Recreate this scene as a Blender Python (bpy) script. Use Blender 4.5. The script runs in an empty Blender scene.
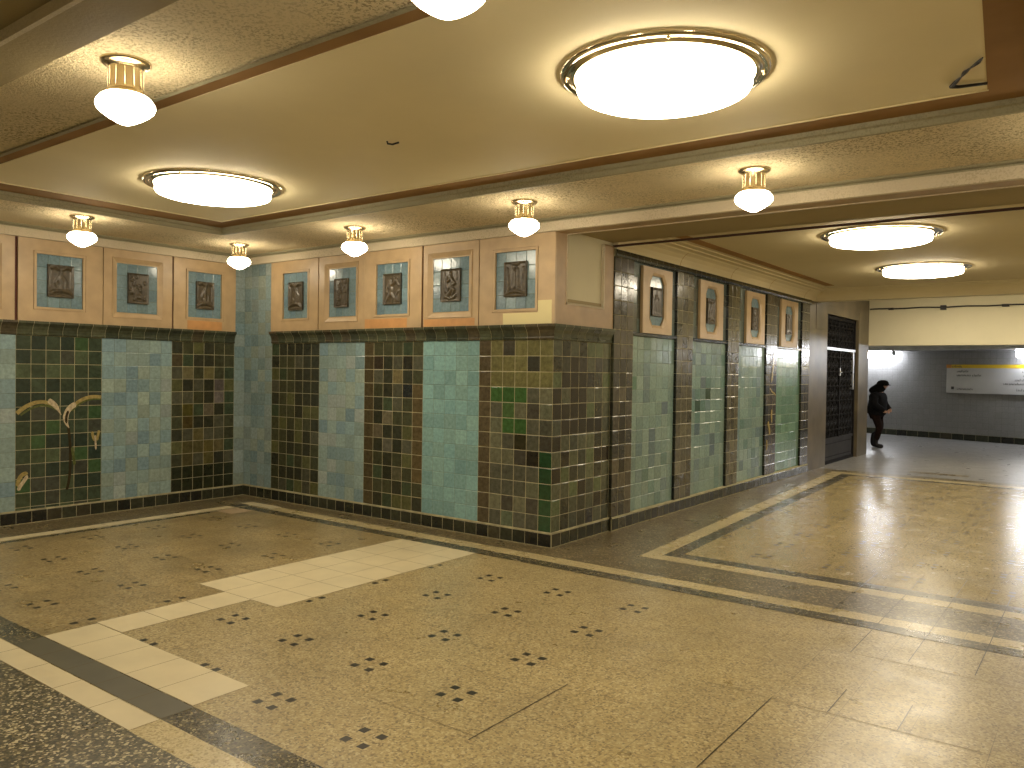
import bpy, bmesh, math, random
from mathutils import Vector, Matrix
PI = math.pi
SC = bpy.context.scene
COL = SC.collection
rnd = random.Random(7)

# ------------------------------------------------------------------ materials
def new_mat(name):
    m = bpy.data.materials.new(name); m.use_nodes = True
    nt = m.node_tree; nt.nodes.clear()
    out = nt.nodes.new('ShaderNodeOutputMaterial')
    b = nt.nodes.new('ShaderNodeBsdfPrincipled')
    nt.links.new(b.outputs[0], out.inputs[0])
    return m, nt, b

class N:
    """small node-graph helper"""
    def __init__(s, nt): s.nt = nt
    def node(s, t, **kw):
        n = s.nt.nodes.new(t)
        for k, v in kw.items(): setattr(n, k, v)
        return n
    def put(s, sock, v):
        if isinstance(v, bpy.types.NodeSocket): s.nt.links.new(v, sock)
        else: sock.default_value = v
    def math(s, op, a, b=0.0, c=0.0):
        n = s.node('ShaderNodeMath', operation=op)
        s.put(n.inputs[0], a); s.put(n.inputs[1], b); s.put(n.inputs[2], c)
        return n.outputs[0]
    def mix(s, f, a, b, mode='MIX'):
        n = s.node('ShaderNodeMix', data_type='RGBA', blend_type=mode)
        s.put(n.inputs[0], f); s.put(n.inputs[6], a); s.put(n.inputs[7], b)
        return n.outputs[2]
    def pos(s): return s.node('ShaderNodeNewGeometry').outputs['Position']
    def noise(s, scale, detail=3.0, rough=0.5, vec=None):
        n = s.node('ShaderNodeTexNoise')
        n.inputs['Scale'].default_value = scale; n.inputs['Detail'].default_value = detail
        n.inputs['Roughness'].default_value = rough
        s.put(n.inputs['Vector'], vec if vec is not None else s.pos())
        return n.outputs['Fac']
    def vor(s, scale, vec=None, out='Color', feature='F1'):
        n = s.node('ShaderNodeTexVoronoi', feature=feature)
        n.inputs['Scale'].default_value = scale
        s.put(n.inputs['Vector'], vec if vec is not None else s.pos())
        return n.outputs[out]
    def ramp(s, f, stops, interp='LINEAR'):
        n = s.node('ShaderNodeValToRGB'); r = n.color_ramp; r.interpolation = interp
        while len(r.elements) < len(stops): r.elements.new(0.5)
        for e, (p, c) in zip(r.elements, stops):
            e.position = p; e.color = (c[0], c[1], c[2], 1) if not isinstance(c, (int, float)) else (c, c, c, 1)
        s.put(n.inputs[0], f)
        return n.outputs[0]
    def bump(s, h, strength, dist):
        n = s.node('ShaderNodeBump')
        n.inputs['Strength'].default_value = strength; n.inputs['Distance'].default_value = dist
        s.put(n.inputs['Height'], h)
        return n.outputs[0]

def c4(c): return (c[0], c[1], c[2], 1)

def plain(name, col, rough=0.5, metal=0.0, var=0.12, scale=6.0, bump=0.0, bscale=60.0, spec=0.5):
    m, nt, b = new_mat(name); g = N(nt)
    f = g.noise(scale, 4)
    lo = [x * (1 - var) for x in col]; hi = [min(1, x * (1 + var)) for x in col]
    g.put(b.inputs['Base Color'], g.ramp(f, [(0.3, lo), (0.7, hi)]))
    b.inputs['Roughness'].default_value = rough; b.inputs['Metallic'].default_value = metal
    b.inputs['Specular IOR Level'].default_value = spec
    if bump: g.put(b.inputs['Normal'], g.bump(g.noise(bscale, 3), bump, 0.01))
    return m

def terrazzo(name, stops, scale=85, rough=0.24, joints=None, dirt=0.2, dirtcol=(0.10, 0.075, 0.035), jcol=(0.03, 0.024, 0.014), rbump=0.04, wear=1.0):
    m, nt, b = new_mat(name); g = N(nt)
    v = g.vor(scale); sep = g.node('ShaderNodeSeparateColor'); g.put(sep.inputs[0], v)
    col = g.ramp(sep.outputs[0], stops, 'CONSTANT')
    d = g.noise(1.3, 6, 0.62)
    f = g.math('MULTIPLY', g.ramp(d, [(0.38, 0.0), (0.72, 1.0)]), dirt)
    col = g.mix(f, col, c4(dirtcol))
    if joints:
        x0, px, y0, py, w = joints
        sp = g.node('ShaderNodeSeparateXYZ'); g.put(sp.inputs[0], g.pos())
        def line(s, o, p):
            t = g.math('DIVIDE', g.math('SUBTRACT', s, o), p)
            fr = g.math('FRACT', t); e = g.math('MINIMUM', fr, g.math('SUBTRACT', 1.0, fr))
            return g.math('LESS_THAN', e, w / p)
        lx, ly = line(sp.outputs[0], x0, px), line(sp.outputs[1], y0, py)
        j = g.math('MAXIMUM', lx, ly)
        k = g.ramp(g.noise(0.9, 2), [(0.42, 0.10), (0.60, 0.6)])
        # joints of the relaid slabs towards the corridor mouth show more
        j = g.math('MULTIPLY', j, k)
        col = g.mix(j, col, c4(jcol))
    g.put(b.inputs['Base Color'], col)
    rr = g.ramp(g.noise(3.0, 5, 0.6), [(0.3, rough * 0.85), (0.75, rough * 1.35)])
    g.put(b.inputs['Roughness'], rr)
    b.inputs['Specular IOR Level'].default_value = 0.5 * wear
    g.put(b.inputs['Normal'], g.bump(g.noise(14, 4), rbump, 0.02))
    return m

def plaster(name, col, bump=0.15, bscale=45, specks=0.0, var=0.1, speckcol=(0.12, 0.085, 0.03)):
    m, nt, b = new_mat(name); g = N(nt)
    c = g.ramp(g.noise(0.9, 6, 0.6), [(0.3, [x * (1 - var) for x in col]), (0.72, [x * (1 + var * .5) for x in col])])
    if specks:
        s1 = g.ramp(g.noise(75, 2, 0.6), [(0.50, 0.0), (0.60, 1.0)])
        s2 = g.ramp(g.noise(1.1, 3, 0.6), [(0.40, 0.08), (0.66, 1.0)])
        c = g.mix(g.math('MULTIPLY', g.math('MULTIPLY', s1, s2), specks), c, c4(speckcol))
    g.put(b.inputs['Base Color'], c)
    b.inputs['Roughness'].default_value = 0.75; b.inputs['Specular IOR Level'].default_value = 0.25
    g.put(b.inputs['Normal'], g.bump(g.noise(bscale, 4, 0.6), bump, 0.02))
    return m

def glaze(name, rough=0.13, mott=0.35, scale=22, metal=0.0):
    """glazed ceramic whose own colour is stored tile by tile in the Col attribute"""
    m, nt, b = new_mat(name); g = N(nt)
    a = g.node('ShaderNodeAttribute', attribute_name='Col')
    f = g.noise(scale, 4, 0.6)
    k = g.ramp(f, [(0.3, 1 - mott), (0.7, 1 + mott * 0.6)])
    g.put(b.inputs['Base Color'], g.mix(1.0, a.outputs['Color'], k, 'MULTIPLY'))
    g.put(b.inputs['Roughness'], g.ramp(g.noise(9, 3), [(0.3, rough), (0.8, rough * 1.9)]))
    g.put(b.inputs['Normal'], g.bump(g.noise(26, 2), 0.10, 0.008))
    return m

def emit(name, col, strength):
    m = bpy.data.materials.new(name); m.use_nodes = True; nt = m.node_tree; nt.nodes.clear()
    o = nt.nodes.new('ShaderNodeOutputMaterial'); e = nt.nodes.new('ShaderNodeEmission')
    e.inputs[0].default_value = c4(col); e.inputs[1].default_value = strength
    nt.links.new(e.outputs[0], o.inputs[0])
    return m

WARM = (1.0, 0.875, 0.66); COOL = (0.93, 0.95, 1.0)
M = {}
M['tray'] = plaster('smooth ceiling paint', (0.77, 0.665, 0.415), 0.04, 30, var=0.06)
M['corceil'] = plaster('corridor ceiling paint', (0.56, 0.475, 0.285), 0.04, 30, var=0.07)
M['band'] = plaster('rough ceiling plaster', (0.72, 0.60, 0.37), 0.9, 70, specks=0.75)
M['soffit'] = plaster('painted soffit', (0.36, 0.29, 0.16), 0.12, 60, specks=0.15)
M['mould'] = plaster('grey green moulding', (0.34, 0.31, 0.20), 0.2, 60, specks=0.35)
M['mouldlight'] = plaster('pale moulding', (0.58, 0.50, 0.36), 0.25, 60, specks=0.35)
M['stripe'] = plain('brown ceiling stripe', (0.30, 0.175, 0.075), 0.9, var=0.12, scale=3, spec=.1)
M['creamwall'] = plaster('cream wall paint', (0.64, 0.585, 0.41), 0.05, 30, var=0.08)
M['frieze'] = plain('cream frieze stone', (0.44, 0.315, 0.175), 0.42, var=0.10, scale=7, bump=0.03)
M['friezebrown'] = plain('tan pier stone', (0.36, 0.24, 0.115), 0.45, var=0.12, scale=7, bump=0.03)
M['orange'] = plain('orange restored stone', (0.52, 0.27, 0.10), 0.45, var=0.12, scale=9)
M['yellow'] = plain('pale yellow repair patch', (0.66, 0.58, 0.30), 0.5, var=0.03, scale=5)
M['gap'] = plain('dark joint', (0.05, 0.02, 0.012), 0.8)
M['gapred'] = plain('red brown joint', (0.10, 0.03, 0.018), 0.8)
M['glaze'] = glaze('glazed wall tile')
M['glazeblue'] = glaze('pale glazed tile', 0.12, 0.22, 30)
M['glazegrey'] = glaze('grey wall tile', 0.3, 0.12, 30)
M['groutdark'] = plain('yellow grout', (0.33, 0.295, 0.17), 0.85, var=0.25, scale=12)
M['groutblue'] = plain('grey blue grout', (0.13, 0.16, 0.125), 0.85, var=0.35, scale=12)
M['bronze'] = plain('brown glazed relief', (0.062, 0.048, 0.027), 0.34, 0.0, var=0.4, scale=30)
M['brass'] = plain('polished brass', (0.64, 0.53, 0.33), 0.26, 1.0, var=0.05)
M['satin'] = plain('satin nickel brass', (0.70, 0.62, 0.45), 0.14, 1.0, var=0.06)
M['globe'] = emit('lit opal glass globe', WARM, 34)
M['dome'] = emit('lit opal dome', WARM, 27)
M['tube'] = emit('lit fluorescent tube', COOL, 38)
M['pilaster'] = plain('polished brown marble', (0.105, 0.084, 0.052), 0.36, var=0.3, scale=2.5, spec=.35)
M['iron'] = plain('black wrought iron', (0.009, 0.0085, 0.009), 0.75, 0.0, var=0.3, scale=20, spec=.1)
M['steel'] = plain('bare steel', (0.45, 0.45, 0.46), 0.35, 0.9)
M['kick'] = plain('dark grey gate panel', (0.022, 0.02, 0.02), 0.6, 0.0, var=0.3, spec=.2)
M['dark'] = plain('unlit shaft', (0.012, 0.012, 0.012), 0.9)  # near-black colour carries the darkness of the unlit space behind the gate
M['wire'] = plain('black cable', (0.012, 0.010, 0.012), 0.6)
TILE_T = [(0.0, (0.19, 0.145, 0.07)), (0.10, (0.30, 0.235, 0.11)), (0.30, (0.40, 0.32, 0.155)), (0.58, (0.34, 0.262, 0.12)), (0.80, (0.47, 0.395, 0.215)), (0.94, (0.20, 0.15, 0.07))]
GRAN_T = [(0.0, (0.055, 0.045, 0.024)), (0.28, (0.13, 0.10, 0.05)), (0.55, (0.20, 0.16, 0.08)), (0.76, (0.09, 0.072, 0.038)), (0.90, (0.36, 0.30, 0.17))]
FRONT_T = [(0.0, (0.035, 0.032, 0.018)), (0.32, (0.085, 0.075, 0.038)), (0.58, (0.18, 0.15, 0.075)), (0.74, (0.06, 0.05, 0.028)), (0.86, (0.46, 0.40, 0.24))]
DARK_T = [(0.0, (0.035, 0.033, 0.022)), (0.35, (0.075, 0.066, 0.040)), (0.70, (0.12, 0.10, 0.055)), (0.90, (0.26, 0.22, 0.12))]
CREAM_T = [(0.0, (0.30, 0.235, 0.11)), (0.12, (0.46, 0.375, 0.19)), (0.55, (0.54, 0.45, 0.25)), (0.9, (0.34, 0.27, 0.13))]
GREY_T = [(0.0, (0.15, 0.147, 0.145)), (0.2, (0.22, 0.216, 0.21)), (0.6, (0.26, 0.255, 0.25)), (0.9, (0.18, 0.176, 0.172))]
JT = (0.24, 0.315, -3.67, 0.31, 0.0016)
M['field'] = terrazzo('beige terrazzo slabs', TILE_T, 98, 0.31, JT, 0.35, rbump=.02)
M['corfield'] = terrazzo('polished beige corridor terrazzo', TILE_T, 98, 0.225, JT, 0.3, rbump=.012)
M['brownfield'] = terrazzo('browner beige terrazzo slabs', [(p, tuple(x * k for x, k in zip(c, (.86, .83, .80)))) for p, c in TILE_T], 78, 0.30, JT, 0.55)  # same chip set in a slightly darker, browner tone
M['granite'] = terrazzo('brown terrazzo border', GRAN_T, 75, 0.29, None, 0.22)
M['front'] = terrazzo('coarse dark terrazzo', FRONT_T, 92, 0.30, None, 0.1)
M['darkband'] = terrazzo('dark terrazzo band', DARK_T, 95, 0.25, None, 0.1)
M['creamband'] = terrazzo('cream terrazzo band', CREAM_T, 110, 0.27, JT, 0.3)
M['greyfloor'] = terrazzo('grey terrazzo', GREY_T, 70, 0.30, None, 0.2, dirtcol=(0.10, 0.09, 0.08), rbump=.0)
M['white'] = plain('plain cream replacement slab', (0.58, 0.50, 0.315), 0.34, var=0.06, scale=4)
M['patchdark'] = plain('plain dark replacement slab', (0.085, 0.078, 0.05), 0.35, var=0.12, scale=5)
M['joint'] = plain('floor joint', (0.16, 0.12, 0.06), 0.8)
M['inlay'] = plain('black stone inlay', (0.022, 0.019, 0.013), 0.3, var=0.2)
M['pinkslab'] = plain('pinkish slab', (0.42, 0.31, 0.19), 0.35, var=0.06)

# ------------------------------------------------------------------ mesh builder
class MB:
    def __init__(s, *mats):
        s.bm = bmesh.new(); s.mats = list(mats)
        s.cl = s.bm.loops.layers.float_color.new('Col')
    def mi(s, m):
        if m not in s.mats: s.mats.append(m)
        return s.mats.index(m)
    def face(s, pts, mat, facing=None, col=None):
        vs = [s.bm.verts.new(p) for p in pts]
        if facing is not None:
            n = Vector((0, 0, 0)); q = [Vector(p) for p in pts]
            for i in range(len(q)): n += q[i].cross(q[(i + 1) % len(q)])
            if n.dot(Vector(facing)) < 0: vs.reverse()
        f = s.bm.faces.new(vs); f.material_index = s.mi(mat)
        if col is not None:
            for l in f.loops: l[s.cl] = (col[0], col[1], col[2], 1)
        return f
    def hexa(s, p, mat, col=None):
        """p: 8 points, bottom ring 0-3 then top ring 4-7"""
        c = sum((Vector(a) for a in p), Vector()) / 8
        for idx in ((0, 1, 2, 3), (4, 5, 6, 7), (0, 1, 5, 4), (1, 2, 6, 5), (2, 3, 7, 6), (3, 0, 4, 7)):
            q = [Vector(p[i]) for i in idx]; fc = sum(q, Vector()) / 4
            s.face(q, mat, fc - c, col)
    def box(s, a, b, mat, T=None, col=None):
        T = T or (lambda x, y, z: (x, y, z))
        (x0, y0, z0), (x1, y1, z1) = a, b
        s.hexa([T(x0, y0, z0), T(x1, y0, z0), T(x1, y1, z0), T(x0, y1, z0), T(x0, y0, z1), T(x1, y0, z1), T(x1, y1, z1), T(x0, y1, z1)], mat, col)
    def lathe(s, prof, mat, seg=40, c=(0, 0, 0), smooth=True):
        rings = []
        for r, z in prof:
            if r < 1e-6: rings.append([s.bm.verts.new((c[0], c[1], c[2] + z))])
            else: rings.append([s.bm.verts.new((c[0] + r * math.cos(2 * PI * i / seg), c[1] + r * math.sin(2 * PI * i / seg), c[2] + z)) for i in range(seg)])
        for A, B in zip(rings, rings[1:]):
            for i in range(seg):
                j = (i + 1) % seg
                q = ([A[i], A[j], B[j], B[i]] if len(A) > 1 and len(B) > 1 else ([A[i], A[j], B[0]] if len(A) > 1 else [A[0], B[j], B[i]]))
                f = s.bm.faces.new(q); f.material_index = s.mi(mat); f.smooth = smooth
    def tube(s, pts, r, mat, seg=6, closed=False):
        pts = [Vector(p) for p in pts]; n = len(pts); rings = []
        rr = r if isinstance(r, (list, tuple)) else [r] * n
        up = Vector((0.31, 0.2, 0.93)).normalized()
        for i, p in enumerate(pts):
            t = (pts[min(i + 1, n - 1)] - pts[max(i - 1, 0)]).normalized()
            a = t.cross(up)
            if a.length < 1e-3: a = t.cross(Vector((1, 0, 0)))
            a.normalize(); b = t.cross(a)
            rings.append([s.bm.verts.new(p + (a * math.cos(2 * PI * k / seg) + b * math.sin(2 * PI * k / seg)) * rr[i]) for k in range(seg)])
        for A, B in zip(rings, rings[1:]):
            for k in range(seg):
                f = s.bm.faces.new([A[k], A[(k + 1) % seg], B[(k + 1) % seg], B[k]]); f.material_index = s.mi(mat); f.smooth = True
        for R in (rings[0], rings[-1]):
            f = s.bm.faces.new(R); f.material_index = s.mi(mat)
    def ball(s, c, r, mat, u=10, v=7):
        prof = [(max(0, r * math.sin(PI * i / v)) if 0 < i < v else 0, -r * math.cos(PI * i / v)) for i in range(v + 1)]
        s.lathe(prof, mat, u, c)
    def sweep(s, T, prof, u0, u1, mat, m0=0, m1=0, cap=True, col=None, smooth=False):
        """profile [(out, z)] swept along u; ends sheared by mitre m0 / m1 times out"""
        A = [T(u0 + m0 * o, o, z) for o, z in prof]; B = [T(u1 + m1 * o, o, z) for o, z in prof]
        c = sum((Vector(p) for p in A + B), Vector()) / (2 * len(A))
        n = len(prof)
        for i in range(n - 1):
            mt = mat[i] if isinstance(mat, list) else mat
            f = s.face([A[i], A[i + 1], B[i + 1], B[i]], mt, None, col); f.smooth = smooth
        if cap:
            mt = mat[0] if isinstance(mat, list) else mat
            s.face(A, mt, None, col); s.face(B, mt, None, col)
    def build(s, name, parent=None, fix=False):
        if fix: bmesh.ops.recalc_face_normals(s.bm, faces=s.bm.faces)
        me = bpy.data.meshes.new(name); s.bm.to_mesh(me); s.bm.free()
        for m in s.mats: me.materials.append(m)
        o = bpy.data.objects.new(name, me); COL.objects.link(o)
        if parent: o.parent = parent
        return o

def struct(o): o['kind'] = 'structure'; return o
def tag(o, label, cat, group=None, kind=None):
    o['label'] = label; o['category'] = cat
    if group: o['group'] = group
    if kind: o['kind'] = kind
    return o
def empty(name, loc, label, cat, group=None):
    o = bpy.data.objects.new(name, None); COL.objects.link(o); o.location = loc; o.empty_display_size = 0.1
    return tag(o, label, cat, group)
def copy_tree(o, parent=None):
    c = o.copy(); COL.objects.link(c)
    if parent: c.parent = parent
    for ch in list(o.children): copy_tree(ch, c)
    return c

# ------------------------------------------------------------------ dimensions
L = 4.707            # back wall runs from the inner corner x=-L to the projecting corner x=0
BZ, CZ0, CZ1, FT = 0.137, 1.91, 2.055, 2.895
BAND, TRAY, COR = 3.02, 3.08, 3.05
XR, YF = 6.6, -9.6
DT = 2.87
TA = lambda u, o, z: (-L + o, u, z)          # left wall
TB = lambda u, o, z: (u, -o, z)              # back wall
TC = lambda u, o, z: (o, u, z)               # corner pier and corridor wall
FA, FB = Vector((-1.4, 18.2, 0)), Vector((2.45, 16.9, 0))
FD = (FB - FA).normalized(); FN = Vector((FD.y, -FD.x, 0))
if FN.y > 0: FN = -FN
TF = lambda u, o, z: tuple(FA + FD * u + FN * o + Vector((0, 0, z)))

# ------------------------------------------------------------------ floor
def rect(mb, x0, x1, y0, y1, z, mat): mb.face([(x0, y0, z), (x1, y0, z), (x1, y1, z), (x0, y1, z)], mat, (0, 0, 1))
fl = MB(M['granite'])
mb = fl
mb.box((-L - 0.3, YF - .2, -0.12), (XR + .3, 8.3, 0), M['granite'])
mb.box((-9, 8.3, -0.12), (11, 22, 0), M['greyfloor'])
z1, z2, z3, z4 = 0.0006, 0.0012, 0.0018, 0.0024
rect(mb, -3.86, XR, -3.95, -0.6, z1, M['field'])
rect(mb, -3.86, -1.30, -3.95, -0.6, z1 + .0002, M['brownfield']); rect(mb, -1.30, -0.97, -3.95, -2.71, z1 + .0002, M['brownfield'])
rect(mb, -L, XR, YF, -4.27, z1, M['front'])
rect(mb, -4.11, XR, -0.45, -0.285, z1, M['creamband'])
rect(mb, -3.94, XR, -0.61, -0.45, z1, M['darkband'])
rect(mb, -4.11, -3.94, -4.27, -0.45, z1, M['creamband'])
rect(mb, -3.94, -3.86, -4.1, -0.61, z1, M['darkband'])
rect(mb, -3.94, XR, -4.12, -3.95, z1, M['darkband'])
rect(mb, -3.94, XR, -4.27, -4.12, z1, M['creamband'])
# corridor frame
def poly(pts, z, mat): fl.face([(x, y, z) for x, y in pts], mat, (0, 0, 1))
poly([(0.78, 0.25), (4.3, 0.25), (4.3, 0.42), (0.93, 0.42), (0.55, 8.0), (0.33, 8.0)], z1, M['creamband'])
poly([(0.93, 0.42), (4.3, 0.42), (4.3, 0.58), (1.06, 0.58), (0.72, 7.6), (3.8, 7.6), (3.8, 7.75), (0.55, 7.75)], z1, M['darkband'])
poly([(1.06, 0.58), (4.3, 0.58), (4.3, 7.6), (0.72, 7.6)], z1, M['corfield'])
poly([(0.55, 7.75), (4.3, 7.75), (4.3, 8.0), (0.55, 8.0)], z1, M['creamband'])
rect(mb, 1.35, 2.25, 8.75, 9.0, z1, M['granite'])
# inlaid black squares at every second slab corner
def clear(x, y): return not ((-1.33 < x < -.35 and -2.72 < y < -.58) or (-.99 < x < -.64 and y < -2.6) or (-.99 < x < .64 and y < -3.62))
for i in range(-7, 3):
    for j in range(0, 6):
        cx, cy = 0.24 + 0.63 * i, -3.67 + 0.62 * j
        for dx, dy in ((-.055, -.055), (.055, -.055), (-.055, .055), (.055, .055)):
            x, y = cx + dx, cy + dy
            if -3.8 < x < XR - .1 and -3.93 < y < -0.625 and clear(x, y):
                rect(mb, x - .022, x + .022, y - .022, y + .022, z2, M['inlay'])
for i in range(0, 6):
    for j in range(0, 11):
        cx, cy = 1.01 + 0.615 * i, 0.95 + 0.615 * j
        for dx, dy in ((-.055, -.055), (.055, -.055), (-.055, .055), (.055, .055)):
            x, y = cx + dx, cy + dy
            if x > 1.06 - 0.048 * (y - .58) + .03 and y < 7.5 and x < 4.2:
                rect(mb, x - .022, x + .022, y - .022, y + .022, z2, M['inlay'])
# pale replacement slabs
def slabs(x0, x1, y0, y1, nx, ny, mat, g=0.0018):
    rect(fl, x0, x1, y0, y1, z3, M['joint'])
    for i in range(nx):
        for j in range(ny):
            a, b = x0 + (x1 - x0) * i / nx, x0 + (x1 - x0) * (i + 1) / nx
            c, d = y0 + (y1 - y0) * j / ny, y0 + (y1 - y0) * (j + 1) / ny
            rect(fl, a + g, b - g, c + g, d - g, z4, mat)
slabs(-1.31, -0.38, -2.72, -0.605, 3, 7, M['white'])
slabs(-0.98, -0.67, -3.63, -2.72, 1, 3, M['white'])
slabs(-0.96, 0.62, -3.95, -3.635, 5, 1, M['white'])
slabs(-0.95, 0.64, -4.12, -3.955, 5, 1, M['patchdark'])
slabs(-1.6, 0.64, -4.27, -4.125, 6, 1, M['white'])
slabs(-4.15, -3.56, -0.415, -0.265, 2, 1, M['white'])
slabs(-3.92, -3.62, -0.90, -0.62, 1, 1, M['pinkslab'])
slabs(-4.11, -3.96, -3.9, -0.62, 1, 9, M['white'])
slabs(-4.11, -3.96, -0.6, -0.43, 1, 1, M['inlay'])
# open joints between the relaid slabs at the corridor mouth
for x, y0, y1 in ((2.58, -0.4, 1.0), (2.9, -1.15, 1.12), (3.2, -1.1, 1.2), (3.53, -1.1, 0.9), (3.03, -2.1, -1.75), (3.34, -2.1, -1.75), (2.76, -3.0, -2.1), (1.87, -3.4, -2.6)):
    rect(fl, x - .0025, x + .0025, y0, y1, z4, M['inlay'])
for y, x0, x1 in ((-2.11, 2.45, 3.7), (-3.355, 1.2, 1.9), (-0.03, 2.6, 4.0), (-1.16, 2.9, 4.0)):
    rect(fl, x0, x1, y - .0018, y + .0018, z4, M['joint'])
floor = struct(fl.build('floor'))

# ------------------------------------------------------------------ tiles
DG = [((0.0408, 0.0595, 0.0363), 5), ((0.0249, 0.0397, 0.0297), 4), ((0.0624, 0.0851, 0.0462), 3), ((0.0397, 0.0822, 0.033), 2), ((0.051, 0.0567, 0.0429), 2)]
DB = [((0.0516, 0.0545, 0.0288), 4), ((0.0336, 0.0353, 0.0224), 4), ((0.0903, 0.093, 0.0384), 2), ((0.0774, 0.077, 0.0512), 2), ((0.0452, 0.0641, 0.0352), 2)]
BR = [((0.0712, 0.066, 0.0384), 4), ((0.0399, 0.0396, 0.0264), 3), ((0.0902, 0.0858, 0.0504), 2), ((0.057, 0.0572, 0.0336), 3), ((0.0285, 0.0308, 0.0216), 1)]
BL = [((0.2408, 0.324, 0.312), 5), ((0.2128, 0.3078, 0.33), 4), ((0.2688, 0.3348, 0.294), 3), ((0.1848, 0.2754, 0.318), 2), ((0.2856, 0.3402, 0.33), 2)]
BC = [((0.2025, 0.2805, 0.2888), 5), ((0.2362, 0.297, 0.294), 3), ((0.1688, 0.2475, 0.273), 2), ((0.2497, 0.3025, 0.2678), 2)]
TQ = [((0.1999, 0.348, 0.3464), 6), ((0.1823, 0.3272, 0.3342), 3), ((0.2176, 0.3584, 0.3403), 2)]
OL = [((0.1104, 0.1165, 0.075), 4), ((0.0816, 0.0832, 0.06), 4), ((0.1344, 0.1352, 0.087), 3), ((0.0576, 0.0541, 0.042), 2), ((0.0912, 0.1144, 0.072), 2)]
PU = [((0.0838, 0.0906, 0.0588), 5), ((0.0402, 0.0412, 0.028), 4), ((0.1061, 0.1168, 0.0672), 3), ((0.0615, 0.0687, 0.0504), 3), ((0.095, 0.1208, 0.0588), 2)]
SG = [((0.1785, 0.255, 0.216), 5), ((0.1575, 0.2295, 0.204), 3), ((0.1995, 0.2703, 0.228), 3), ((0.1365, 0.1989, 0.198), 2), ((0.126, 0.204, 0.174), 1)]
DK = [((0.06, 0.052, 0.039), 4), ((0.036, 0.0364, 0.033), 3), ((0.0816, 0.0702, 0.048), 2)]
PB = [((0.0993, 0.0895, 0.0528), 4), ((0.0768, 0.0699, 0.0432), 3), ((0.1173, 0.107, 0.0624), 2), ((0.0586, 0.0546, 0.036), 1)]
FRB = [((.150, .235, .275), 4), ((.165, .250, .280), 3), ((.135, .215, .260), 2)]
GS = [((.100, .130, .115), 3), ((.085, .105, .095), 3), ((.075, .080, .060), 2)]
BASE = [((0.024, 0.0264, 0.0169), 4), ((0.036, 0.0384, 0.0234), 3), ((0.0168, 0.0168, 0.013), 3), ((0.048, 0.0432, 0.026), 1)]
CORN = [((0.0633, 0.0713, 0.042), 4), ((0.046, 0.0529, 0.0336), 3), ((0.0862, 0.0897, 0.0532), 2), ((0.0713, 0.0598, 0.0364), 1)]
GREYT = [((.215, .215, .215), 5)]
def pick(pal):
    t = rnd.uniform(0, sum(w for _, w in pal))
    for c, w in pal:
        t -= w
        if t <= 0: break
    k = rnd.uniform(0.86, 1.14) if len(pal) > 1 else rnd.uniform(.95, 1.05)
    return tuple(x * k for x in c)
def tiles(mb, T, u0, u1, z0, z1, nu, nz, pal, grout, mat,  o=0.0, gap=0.0035, over=None, tilt=0.006, back=True, skip=None):
    if back: mb.face([T(u0, o, z0), T(u1, o, z0), T(u1, o, z1), T(u0, o, z1)], grout, Vector(T(0, 1, 0)) - Vector(T(0, 0, 0)))
    N_ = Vector(T(0, 1, 0)) - Vector(T(0, 0, 0))
    du, dz = (u1 - u0) / nu, (z1 - z0) / nz
    for i in range(nu):
        for j in range(nz):
            if skip and skip(i, j): continue
            c = pick(pal)
            if over and (i, j) in over:
                k = rnd.uniform(.9, 1.1); c = tuple(x * k for x in over[(i, j)])
            a, b = u0 + du * i + gap / 2, u0 + du * (i + 1) - gap / 2
            p, q = z0 + dz * j + gap / 2, z0 + dz * (j + 1) - gap / 2
            e = 0.004; h = 0.002
            s, t = rnd.uniform(-tilt, tilt), rnd.uniform(-tilt, tilt)
            f = lambda u, z: o + h + s * (u - (a + b) / 2) + t * (z - (p + q) / 2)
            O = [(a, p), (b, p), (b, q), (a, q)]; I = [(a + e, p + e), (b - e, p + e), (b - e, q - e), (a + e, q - e)]
            Op = [T(u, o, z) for u, z in O]; Ip = [T(u, f(u, z), z) for u, z in I]
            mb.face(Ip, mat, N_, c)
            for k in range(4):
                mb.face([Op[k], Op[(k + 1) % 4], Ip[(k + 1) % 4], Ip[k]], mat, N_, c)
def panel(parent, T, u0, u1, z0, z1, nu, nz, pal, dark=True, **kw):
    mb = MB(); tiles(mb, T, u0, u1, z0, z1, nu, nz, pal, M['groutdark' if dark else 'groutblue'], M['glaze' if dark else 'glazeblue'], gap=0.0055 if dark else 0.0028, **kw)
    return mb.build('tile_panel', parent)

# wall cores
def core(name, a, b, mat):
    mb = MB(); mb.box(a, b, mat); return struct(mb.build(name))
wl = core('wall_left', (-L - .3, YF, 0), (-L - .002, 0.3, 3.3), M['creamwall'])
wb = core('wall_back', (-L - .002, 0.002, 0), (-0.302, 0.3, 3.3), M['creamwall'])
mb = MB(); mb.box((-0.30, 0.002, 0), (-0.002, 1.04, 3.3), M['creamwall']); mb.box((-.30, 1.04, 0), (-.002, 8.66, 3.3), M['creamwall'])
wc = struct(mb.build('wall_corridor'))
core('wall_right', (XR, YF, 0), (XR + .3, 0.3, 3.3), M['creamwall'])
core('wall_front', (-L - .3, YF - .3, 0), (XR + .3, YF, 3.3), M['creamwall'])
core('wall_back_right', (4.7, 0, 0), (XR, 0.3, 3.3), M['creamwall'])
core('wall_corridor_right', (4.7, 0.3, 0), (5.0, 11.7, 3.3), M['creamwall'])

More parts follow.
